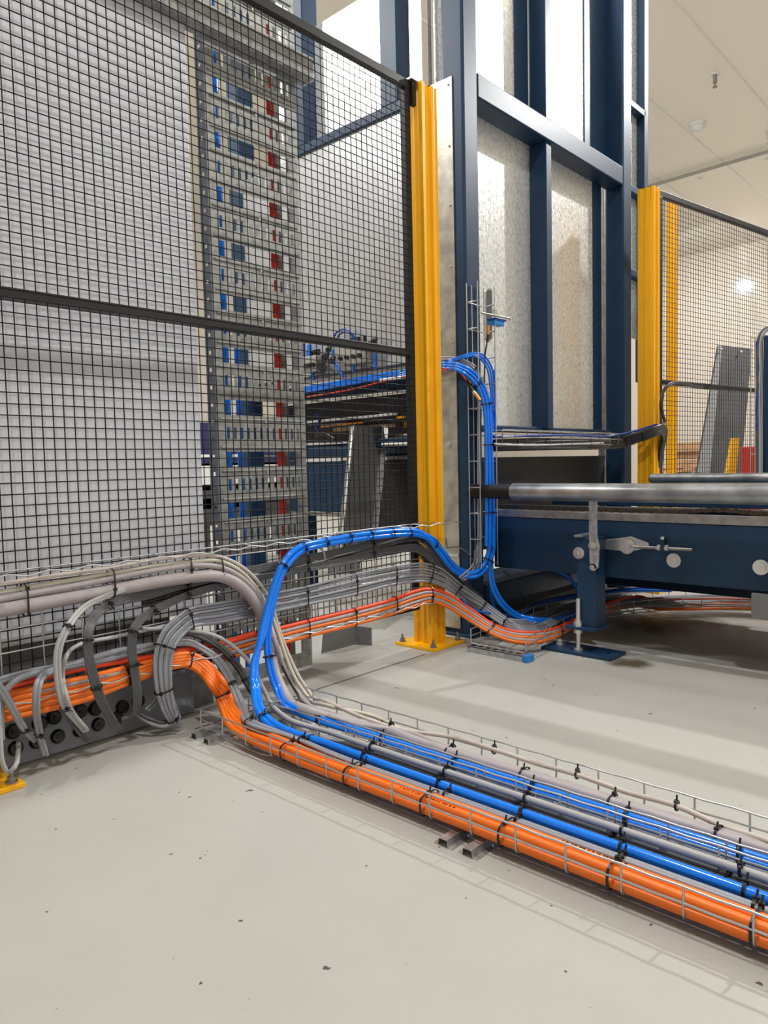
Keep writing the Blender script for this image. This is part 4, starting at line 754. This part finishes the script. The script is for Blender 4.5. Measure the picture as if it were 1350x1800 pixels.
cable('cable', [('y', 868, 781, 1.685), ('y', 930, 783, 1.685), ('y', 1000, 781, 1.685), ('y', 1060, 779, 1.685)], .005, M['clight'], 'light grey cable between the black cables of the level tray')
ribbon('blk2', [('y', 1158, 752, 1.55), ('y', 1166, 740, 1.55), ('y', 1160, 718, 1.55), ('y', 1163, 690, 1.55), ('y', 1175, 674, 1.54), ('y', 1195, 671, 1.53), ('y', 1225, 678, 1.52), ('y', 1260, 680, 1.52), ('y', 1300, 683, 1.50), ('y', 1335, 684, 1.48)],
       [('y', 1162, 752, 1.55), ('y', 1170, 742, 1.55), ('y', 1165, 720, 1.55), ('y', 1167, 692, 1.55), ('y', 1177, 679, 1.54), ('y', 1195, 676, 1.53), ('y', 1225, 683, 1.52), ('y', 1260, 685, 1.52), ('y', 1300, 686, 1.50), ('y', 1335, 687, 1.48)],
       [M['cblack']]*2, .0055, 'black cable {k} of the pair climbing the right post and following the middle rail', 'black cables on the right mesh panel')

# ================================================================== CABLE TIES
def ties(key, frs, label, group, th=None, extra=.002):
    for k, f_ in enumerate(frs): tie_rib(key, f_, label.format(o=ORD[k % 12]), group, extra, th)
def tie_at(p, tan, across, hw, ht, label, group): tie(pt(p), Vector(tan), Vector(across), hw, ht, label, group)
def tie_near(key, px_list, label, group, th=None, extra=.002):
    """ties at the stations of a bundle that project nearest to the given photo columns/rows"""
    A, B = RIB[key][2], RIB[key][3]; r = RIB[key][4]
    SA = spline(A, .01); SB = spline(B, .01); SC = spline([a.lerp(b, .5) for a, b in zip(A, B)], .01)
    def pr(P): c = R3.transposed() @ (P-O); return (CX+F*c.x/-c.z, CY-F*c.y/-c.z) if c.z < -.05 else (-9e9, 0)
    for k, (x, y) in enumerate(sorted(px_list)):
        i = min(range(1, len(SC)-1), key=lambda i: (pr(SC[i])[0]-x)**2+(pr(SC[i])[1]-y)**2)
        c = SC[i]; tan = SC[i+1]-SC[i-1]
        a = min(SA, key=lambda p: (p-c).length); b = min(SB, key=lambda p: (p-c).length)
        tie(c, tan, a-b, (a-b).length/2+extra, (th or r)+.002, label.format(o=ORD[k % 12])+(', from the left' if len(px_list) > 1 else ''), group)
tie_near('or', [(332, 1160), (390, 1221), (222, 1190)], '{o} black tie around the arching orange bundle', 'ties on the orange bundle', th=.016)
tie_near('gr', [(410, 1200), (443, 1265), (530, 1296), (640, 1344), (783, 1396), (910, 1448), (1098, 1500), (1330, 1590)], '{o} black tie around the four grey cables beside the orange bundle', 'ties on the grey cables in the floor tray', th=.009)
tie_near('big', [(287, 1137), (287, 1215), (297, 1265), (333, 1085), (537, 1045), (622, 1027), (692, 1012), (756, 1008), (798, 1040), (845, 1070), (890, 1092)], '{o} black tie around the large light grey bundle', 'ties on the large grey bundle', th=.012)
tie_near('dk', [(155, 1127), (168, 1208), (196, 1071), (330, 1025), (412, 1008), (540, 985), (655, 955), (740, 949)], '{o} tie on the left dark loop', 'ties on the dark cables', th=.007)
tie_near('dk2', [(233, 1110), (238, 1170), (268, 1073), (330, 1046), (540, 998), (655, 975)], '{o} tie on the right dark loop', 'ties on the dark cables', th=.007)
tie_near('l1', [(120, 1103), (113, 1245)], '{o} tie on the tall light grey pair', 'ties on the light loops', th=.007)
tie_near('l4', [(67, 1290)], 'tie near the lower end of the short grey pair in front of the orange cables', 'ties on the light loops', th=.007)
tie_near('l5', [(45, 1283)], 'tie on the grey pair slanting down at the left edge', 'ties on the light loops', th=.007)
tie_near('or5', [(455, 1128), (540, 1105), (622, 1085), (694, 1065), (757, 1048), (865, 1104), (985, 1110)], '{o} tie on the ribbon of orange and lilac cables', 'ties on the five cable ribbon', th=.009)
tie_near('blue', [(532, 960), (495, 993), (573, 956), (615, 949), (652, 944), (688, 938), (720, 937), (762, 960), (860, 985), (458, 1265), (550, 1295)], '{o} tie on the near blue hoses', 'ties on the blue hoses', th=.012)
tie_near('blue2', [(475, 1155), (560, 1262)], '{o} tie on the rear blue hoses', 'ties on the blue hoses', th=.010)
tie_near('bluev', [(842, 670), (858, 711), (861, 782), (862, 900)], '{o} tie on the blue hoses climbing the column', 'ties on the blue hoses of the column', th=.010)
tie_near('dk4', [(408, 1153), (432, 1195)], '{o} tie on the dark cables turning into the floor tray', 'ties on the dark cables', th=.008)
tie_near('grv', [(843, 950), (843, 640)], '{o} tie on the grey cables in the vertical tray', 'ties on the blue hoses of the column', th=.006)
tie_near('blk', [(905, 783), (960, 781), (1035, 780), (1100, 773), (1130, 765)], '{o} tie around the black cables on the level tray', 'ties on the black cables', th=.012)
for k, x in enumerate((43, 195, 330, 385)):
    tie(aty(x, [1055, 1025, 1004, 1003][k], YW-.01), (1, 0, 0), (0, 0, 1), .037, .021, '%s tie holding the beige and lilac cables on the fence tray' % ORD[k], 'ties on the beige cables')
for k, (x, y) in enumerate(((688, 1276), (869, 1318), (1015, 1361), (1190, 1416))):
    tie(atz(x, y, .055), (0, 1, 0), (1, 0, .4), .008, .008, '%s tie fastening the pale cable to the far tray rail' % ORD[k], 'ties on the far tray rail')
for k, (yy) in enumerate((1.20, .98, .78, .58, .38)):
    tie((1.334, yy+.05, .042), (0, 1, 0), (1, 0, 0), .020, .012, '%s tie around the thick lilac cable in the far floor tray' % ORD[k], 'ties in the far floor tray')
    tie((1.287, yy, .042), (0, 1, 0), (1, 0, 0), .011, .015, '%s tie around the blue hoses in the far floor tray' % ORD[k], 'ties in the far floor tray')
    tie((1.229, yy-.02, .048), (0, 1, 0), (1, 0, 0), .011, .010, '%s tie around the single grey cable between the two floor trays' % ORD[k], 'ties between the two floor trays')
    tie((1.180, yy-.04, .033), (0, 1, 0), (1, 0, 0), .012, .021, '%s tie around the bright blue hoses in the near floor tray' % ORD[k], 'ties on the blue hoses')
    tie((1.226, yy, .027), (0, 1, 0), (1, 0, 0), .022, .007, '%s tie over the dark cables deep in the near floor tray' % ORD[k], 'ties on the dark cables')

# ================================================================== MACHINE BEHIND THE FENCE
N = thing('rear_machine', 'dark blue machine with rods and pipes seen through the mesh beside the yellow post', 'machine', (2.75, 2.7, 0))
def nb(a, b, name, m='navy', bv=.003): return beam(a, b, name, m, N, bv)
nb((2.56, 2.02, 1.055), (2.62, 3.1, 1.125), 'upper_beam'); nb((2.40, 2.02, 1.135), (2.56, 3.1, 1.145), 'mounting_rail', 'char')
MB().tube([(2.545, 2.02, 1.046), (2.545, 3.05, 1.046)], .008, 10).build('round_bar', 'zinc', N)
nb((2.60, 2.0, .93), (2.66, 3.1, 1.04), 'dark_band', 'interior')
MB().tube([aty(540, 742, 2.86), aty(700, 727, 2.25)], .0075, 10).build('push_rod', 'zinc', N)
MB().tube([aty(565, 750, 2.8), aty(640, 742, 2.5)], .006, 10).build('push_rod', 'brass', N)
nb((2.66, 2.02, .80), (2.70, 3.1, .93), 'rear_plate', 'char'); nb((2.60, 2.30, .885), (2.64, 2.72, .905), 'wooden_strip', 'wood')
MB().tube([(2.57, 2.0, .785), (2.57, 3.1, .785)], .034, 20).build('blue_pipe', 'navy', N); MB().tube([(2.548, 2.0, .825), (2.548, 3.1, .825)], .007, 10).build('round_bar', 'zinc', N)
MB().tube([(2.548, 2.0, .845), (2.548, 2.32, .845)], .006, 10).build('round_bar', 'zinc', N)
nb((2.55, 2.62, .735), (2.56, 2.88, .752), 'white_strip', 'white', 0); nb((2.55, 2.02, .735), (2.56, 2.34, .752), 'white_strip', 'white', 0)
nb((2.56, 2.0, .478), (2.60, 3.1, .738), 'lower_panel'); nb((2.54, 2.0, .458), (2.60, 3.1, .472), 'bottom_edge', 'steel')
nb((2.60, 2.02, 0), (2.68, 2.10, .46), 'machine_leg'); nb((2.60, 2.95, 0), (2.68, 3.03, .46), 'machine_leg')
for (x0, y0, x1, y1, Y) in ((531, 628, 556, 652, 2.86), (594, 608, 640, 636, 2.62)):
    a, c = atx(x0, y0, 2.37), atx(x1, y1, 2.37)
    v = thing('valve_block', 'light grey valve block with black fittings above the blue hoses, %s' % ('next to the ladder' if x0 < 560 else 'below the coiled blue hose'), 'valve', ((a+c)/2).copy(), 'valve blocks behind the mesh fence')
    MB().box((2.37, a.y, a.z), (2.43, c.y, c.z)).build('block_body', 'valve', v, .003)
    for k in range(4):
        q = a.lerp(c, (k+.5)/4); top = max(a.z, c.z)
        MB().tube([(2.40, q.y, top), (2.40, q.y, top+.03)], .009, 8).build('fitting', 'cblack', v); MB().tube([(2.37, q.y, min(a.z, c.z)+.03), (2.355, q.y, min(a.z, c.z)+.03)], .010, 8).build('fitting', 'cblack', v)
def xh(P, r, m, label, X=2.40, cat='hose', name='hose'): return cable(name, [('x', x, y, X) for x, y in P], r, M[m], label, cat)
xh([(533, 604), (533, 628)], .011, 'blue_dk', 'thick blue hose going down into the valve block, left of two'); xh([(544, 606), (544, 629)], .011, 'blue', 'thick blue hose going down into the valve block, right of two')
for k, (rx, ry, rr) in enumerate(((605, 596, 18), (607, 597, 14))):
    xh([(rx+rr*math.cos(a), ry-rr*.95*math.sin(a)) for a in [math.pi*1.15-i*math.pi*1.3/10 for i in range(11)]], .0045, 'blue_dk', 'coiled blue hose arching above the middle rail of the fence, %s turn' % ('outer', 'inner')[k])
xh([(584, 615), (588, 632), (596, 652), (604, 662)], .006, 'blue', 'blue hose bending down from the black fittings to the blue bundle')
xh([(659, 622), (660, 648)], .008, 'blue', 'short vertical blue hose right of the valve blocks'); xh([(622, 636), (622, 654)], .007, 'blue', 'short blue hose below the second valve block'); xh([(550, 652), (551, 668)], .008, 'blue', 'short blue hose below the valve block next to the ladder')
xh([(556, 726), (562, 738), (556, 752), (566, 765)], .005, 'blue_dk', 'dark blue hose drooping beside the push rods', 2.54)
xh([(556, 768), (570, 762), (590, 772)], .012, 'cblack', 'black fat hose elbow on the blue pipe', 2.52)
k = thing('black_fitting_cluster', 'cluster of black pneumatic fittings between the two valve blocks', 'fittings', atx(575, 635, 2.39))
for (x, y, r_) in ((566, 640, .02), (574, 625, .018), (580, 612, .014), (586, 632, .016), (558, 644, .014), (571, 648, .014)):
    p = atx(x, y, 2.39); MB().tube([p-Vector((.012, 0, .01)), p+Vector((.012, .01, .012))], [r_, r_*.8], 10).build('fitting', 'cblack', k)
k = thing('black_fitting_cluster', 'small group of black fittings above the middle rail left of the yellow post', 'fittings', atx(655, 602, 2.39))
for (x, y, r_) in ((660, 598, .014), (655, 603, .018), (650, 607, .010)):
    p = atx(x, y, 2.39); MB().tube([p-Vector((.01, 0, .008)), p+Vector((.01, .008, .01))], [r_, r_*.8], 10).build('fitting', 'cblack', k)
tag(MB().box(tuple(atx(697, 732, 2.50)), tuple(atx(715, 735, 2.52))).build('yellow_marker', 'yellow'), 'small yellow tag lying level at the end of the push rod', 'tag')
tag(MB().box(tuple(atx(711, 741, 2.50)), tuple(atx(716, 752, 2.52))).build('yellow_marker', 'yellow'), 'small upright yellow tag under the level one', 'tag')
# leaning folded plate
def slab(P, dirv, name, m, label=None, cat=None, parent=None, bevel=0):
    d = Vector(dirv); n = len(P); b = MB(); b._add([tuple(v) for v in P]+[tuple(v+d) for v in P], [tuple(range(n)), tuple(range(n, 2*n))[::-1]]+[(i, (i+1) % n, n+(i+1) % n, n+i) for i in range(n)])
    o = b.build(name, m, parent, bevel)
    if label: tag(o, label, cat)
    return o
t = thing('folded_steel_plate', 'dull grey folded steel plate leaning upright behind the mesh left of the yellow post', 'steel plate', (2.3, 2.5, 0))
slab([aty(621, 748, 2.30), aty(672, 748, 2.30), aty(650, 975, 2.16), aty(596, 985, 2.16)], (.03, .05, 0), 'plate_face', mat('dark_grey_plate', (0.12, 0.125, 0.13), 0.5, 0.2, noise=0.2, nscale=12), parent=t)
slab([aty(672, 748, 2.30), aty(683, 752, 2.26), aty(660, 972, 2.12), aty(650, 975, 2.16)], (.01, .02, 0), 'folded_edge', 'galv_dull', parent=t)
slab([aty(619, 748, 2.30), aty(622, 748, 2.30), aty(598, 985, 2.16), aty(595, 985, 2.16)], (.0, -.01, 0), 'bright_edge', 'zinc', parent=t)
b_ = slab([atz(596, 1010, 0)*1, atz(596, 1010, 0)+Vector((.2, 0, 0)), atz(596, 1010, 0)+Vector((.2, .1, 0)), atz(596, 1010, 0)+Vector((0, .1, 0))], (0, 0, .2), 'plate_foot', 'greybox', parent=t)
# small folded bracket on the floor
t = thing('floor_bracket', 'grey folded sheet metal bracket on the floor beyond the fence tray', 'bracket', atz(600, 1140, 0))
slab([atz(565, 1149, .002), atz(625, 1133, .002), atz(625, 1133, .002)+Vector((0, 0, .075)), atz(565, 1149, .002)+Vector((.01, 0, .075))], (.002, .003, 0), 'bracket_face', 'greybox', parent=t)
a = atz(625, 1133, .002); slab([a, a+Vector((.03, -.06, 0)), a+Vector((.03, -.06, .07)), a+Vector((0, 0, .075))], (.002, 0, 0), 'bracket_side', 'galv_dark', parent=t)

# navy machine with white lettering in the gap behind the cabinet
t = thing('far_machine', 'distant white and navy machine in the gap between cabinet and ladder, white 15 on navy', 'machine', (3.2, 4.6, 0))
YM = 4.4
def fm(x0, y0, x1, y1, name, m, dy=0): a = aty(x0, y0, YM+dy); c = aty(x1, y1, YM+dy); return MB().box((a.x, YM+dy, a.z), (c.x, YM+dy+.3, c.z)).build(name, m, t)
fm(340, 742, 545, 799, 'navy_panel', 'navysign'); fm(340, 799, 440, 803, 'white_stripe', 'white', -.004); fm(340, 803, 545, 815, 'navy_strip', 'navysign'); fm(340, 815, 545, 853, 'white_panel', 'white'); fm(340, 853, 545, 878, 'dark_panel', 'char'); fm(340, 878, 430, 890, 'brown_strip', 'wood'); fm(340, 890, 545, 908, 'base', 'char'); _a = aty(350, 908, YM); _c = aty(540, 908, YM); MB().box((_a.x, YM+.02, 0), (_a.x+.1, YM+.28, _a.z)).build('foot', 'char', t); MB().box((_c.x-.1, YM+.02, 0), (_c.x, YM+.28, _a.z)).build('foot', 'char', t)
def text(s_, p, size, rx, m, parent, depth=.002):
    cu = bpy.data.curves.new('lettering', 'FONT'); cu.body = s_; cu.size = size; cu.extrude = depth
    o = bpy.data.objects.new('tmp', cu); C.objects.link(o); o.rotation_euler = rx; bpy.context.view_layer.update()
    me = bpy.data.meshes.new_from_object(o.evaluated_get(bpy.context.evaluated_depsgraph_get())); bpy.data.objects.remove(o)
    me.materials.clear(); me.materials.append(M[m]); q = bpy.data.objects.new('lettering', me); C.objects.link(q); q.rotation_euler = rx
    q.parent = parent; q.location = Vector(p)-parent.location; return q
p = aty(371, 793, YM-.006); text('15', p, .052, (math.pi/2, 0, 0), 'white', t)

# ================================================================== BACKGROUND AT THE RIGHT
_p = Vector((0, 0, 0)) + (R3 @ Vector((1180-CX, 0, -F)))*(5.3/F)
post(_p.x-.03, _p.y-.03, _p.x+.03, _p.y+.03, 2.50, 'yellow post seen through the right mesh panel just behind the black frame')
def depth_at(px, py, D): d = _ray(px, py); return O + d*(D/F)
# charcoal sheet leaning against a yellow frame
t = thing('leaning_sheet', 'tall charcoal sheet leaning behind the right mesh panel', 'metal sheet', depth_at(1270, 900, 6.6)*1)
D = 6.6
P4 = [depth_at(1264, 607, D+.25), depth_at(1322, 613, D+.25), depth_at(1292, 950, D-.15), depth_at(1207, 947, D-.15)]
q = slab(P4, (.03, .03, 0), 'sheet_body', 'char', parent=t)
slab([depth_at(1262, 607, D+.26), depth_at(1268, 608, D+.26), depth_at(1240, 900, D-.14), depth_at(1214, 900, D-.14)], (-.01, -.01, 0), 'lighter_edge', 'greybox', parent=t)
for x, y in ((1267, 614), (1302, 618)): p = depth_at(x, y, D+.22); MB().tube([p, p+Vector((-.01, -.01, 0))], .012, 8).build('screw', 'zinc', t)
tag(slab([depth_at(1290, 770, 6.0), depth_at(1300, 770, 6.0), depth_at(1284, 955, 6.0), depth_at(1258, 955, 6.0)], (.04, .04, 0), 'yellow_brace', 'yellow'), 'slanting yellow brace in front of the charcoal sheet low behind the right mesh', 'brace')
# pallets
def pallet(c, n, label, rot=.2):
    t = thing('wooden_pallet', label, 'pallet', c, 'wooden pallets in the background'); R = Matrix.Rotation(rot, 3, 'Z')
    def bx(a, h, nm): MB().obox(Vector(c)+R @ Vector(a), R @ Vector((h[0], 0, 0)), R @ Vector((0, h[1], 0)), (0, 0, h[2])).build(nm, 'wood', t)
    for y in (-.36, 0, .36): bx((0, y, .011), (.6, .05, .011), 'bottom_board')
    for y in (-.36, 0, .36):
        for x in (-.52, 0, .52): bx((x, y, .061), (.07, .05, .039), 'block')
    for k in range(5): bx((-.52+k*.26, 0, .111), (.06, .4, .011), 'cross_board')
    for k in range(5): bx((0, -.34+k*.17, .133), (.6, .05, .011), 'top_board')
base = depth_at(1195, 830, 9.5); base = Vector((base.x, base.y, 0))
for k in range(4): pallet(base+Vector((0, 0, .145*k)), k, '%s pallet of the wooden stack seen low behind the right mesh' % ('lowest', 'second', 'third', 'topmost')[k])
t = thing('timber_block', 'small pile of timber blocks on top of the pallet stack', 'timber', base+Vector((0, 0, .58)))
for dx, dz in ((-.1, 0), (.1, 0), (0, .11), (-.1, .22), (.1, .22)): c = base+Vector((dx, -.1, .63+dz)); MB().box((c.x-.09, c.y-.2, c.z-.05), (c.x+.09, c.y+.2, c.z+.05)).build('block', 'wood', t)
p = depth_at(1322, 840, 6.0); tag(MB().box((p.x-.09, p.y-.09, 0), (p.x+.06, p.y+.06, .79)).build('red_bin', 'red', bevel=.01), 'red bin low at the right behind the mesh beside the small vertical tray', 'bin')
# blue column with its own tray at the right edge
p0 = depth_at(1342, 590, 3.4)
tag(beam((p0.x, p0.y-.25, .60), (p0.x+.12, p0.y, p0.z), 'blue_column', 'navy'), 'dark blue column cut off by the right edge above the pipes', 'column')
t = thing('wire_mesh_tray', 'narrow wire tray standing against the blue column at the right edge', 'cable tray', depth_at(1330, 830, 3.4), 'galvanised wire mesh trays')
q = lambda x, y: depth_at(x, y, 3.42)
for x in (1320, 1328, 1341): MB().tube([q(x, 592), q(x-1, 845)], .0022, 6).build('long_wire', 'wire', t)
for k in range(8): MB().tube([q(1320, 594+k*34), q(1341, 594+k*34)], .0022, 6).build('cross_wire', 'wire', t)
for k, (x, m, r_) in enumerate(((1331, 'cdark', .006), (1335, 'clight', .0065), (1338, 'cgrey', .006))):
    cable('cable', [q(x, 850), q(x, 760), q(x+(-1)**k, 700), q(x, 640), q(x+1, 600), q(x+8, 582), q(x+25, 573)], r_, M[m], '%s cable of the small tray at the right edge' % ('leftmost dark', 'middle light grey', 'rightmost grey')[k])
cable('cable', [q(1331, 850), q(1331, 760), q(1329, 720), q(1334, 660), q(1331, 625), q(1330, 600)], .0055, M['blue_dk'], 'dark blue cable winding in the small tray at the right edge')

# ================================================================== SENSOR ABOVE THE VERTICAL TRAY
t = thing('sensor', 'blue sensor on a bar with a bolt above the vertical tray on the column', 'sensor', aty(872, 562, 1.70))
a = aty(868, 560, 1.69); c = aty(885, 574, 1.69)
MB().box((a.x, 1.685, c.z), (c.x, 1.72, a.z)).build('sensor_body', 'bluelight', t, .003)
MB().box((a.x-.002, 1.682, a.z-.004), (c.x+.01, 1.722, a.z+.003)).build('sensor_cap', 'blue_dk', t)
MB().tube([aty(846, 550, 1.68), aty(897, 560, 1.68)], .0042, 10).build('threaded_bar', 'steel', t)
b = MB(); p = aty(870, 554, 1.69); b.tube([p, p+Vector((0, 0, .022))], .009, 6, False); b.build('nut', 'zinc', t)
# oval slot cut in the sheet, shown dark, with bright rim
t = thing('oval_slot', 'tall oval slot in the galvanised sheet beside the column top of the vertical tray', 'slot', aty(860, 530, 1.846))
def oval(x0, y0, x1, y1, Y, d, nm, m):
    cx_, r_ = (x0+x1)/2, (x1-x0)/2; P = [aty(cx_+r_*math.cos(a), y0+r_-r_*math.sin(a), Y) for a in [i*math.pi/8 for i in range(9)]]+[aty(cx_-r_*math.cos(a), y1-r_+r_*math.sin(a), Y) for a in [i*math.pi/8 for i in range(9)]]
    slab(P, (0, d, 0), nm, m, parent=t)
oval(854, 506, 866, 600, 1.847, .004, 'slot_rim', 'zinc'); oval(856, 509, 864.5, 597, 1.8455, .002, 'slot_opening', 'char')
t = thing('connector_plug', 'small orange and black plug on a cable below the blue sensor', 'connector', aty(858, 585, 1.70))
MB().tube([aty(858, 572, 1.70), aty(858, 588, 1.70)], .0065, 10).build('orange_nut', 'brass', t); MB().tube([aty(858, 588, 1.70), aty(857, 600, 1.70)], .006, 10).build('black_body', 'cblack', t)
cable('cable', [('y', 857, 598, 1.70), ('y', 853, 620, 1.71), ('y', 852, 650, 1.72), ('y', 850, 690, 1.725)], .003, M['cblack'], 'thin black cable from the orange plug down the vertical tray')
# small slotted clip and cover at the column foot
t = thing('plate_clip', 'small galvanised slotted clip at the foot of the vertical tray', 'clip', (2.40, 1.70, .30))
a = aty(834, 968, 1.70); c = aty(839.5, 984, 1.70); MB().box((a.x, 1.70, c.z), (c.x, 1.703, a.z)).build('clip_body', 'zinc', t)
tag(MB().box((2.408, 1.80, .33), (2.413, 1.92, .34)).build('clamp_bar', 'zinc'), 'short zinc clamp bar across the cover plate left of the column', 'clamp')
# oily stain under the conveyor
q = atz(1178, 1096, 0); b = MB(); n = 28
b._add([(q.x+.34*math.cos(2*math.pi*i/n), q.y+.30*math.sin(2*math.pi*i/n), .0012) for i in range(n)], [tuple(range(n))])
o = b.build('oil_stain', 'stain'); tag(o, 'dark oily stain on the floor under the conveyor', 'stain')
q = atz(1105, 1165, 0); b = MB(); b._add([(q.x+.10*math.cos(2*math.pi*i/n), q.y+.12*math.sin(2*math.pi*i/n), .0012) for i in range(n)], [tuple(range(n))])
tag(b.build('dust_stain', 'stain'), 'small dusty stain beside the conveyor foot plate', 'stain')

for k, (x, y) in enumerate(((498, 1335), (610, 1376), (735, 1432), (872, 1485), (1062, 1560), (1310, 1665))):
    tie((1.109, atz(x, y-22, .05).y, .0365), (0, 1, 0), (1, 0, 0), .030, .021, '%s black tie round the orange cables in the floor tray, from the fence' % ORD[k], 'ties on the orange bundle')
# faint dark printing along two of the orange cables
for ci, (cx_, cz_, ya, yb) in enumerate(((1.118, .0528, 1.22, 1.12), (1.099, .0518, .98, .84), (1.118, .0528, .62, .50))):
    b = MB(); y = ya
    while y > yb:
        L_ = random.choice((.002, .003, .0045)); b.box((cx_-.0016, y, cz_-.0008), (cx_+.0016, y-L_, cz_+.0003)); y -= L_+random.choice((.0015, .0015, .005))
    b.build('printed_marks', 'rubber', OR_CABLES[1 if cx_ > 1.11 else 3])
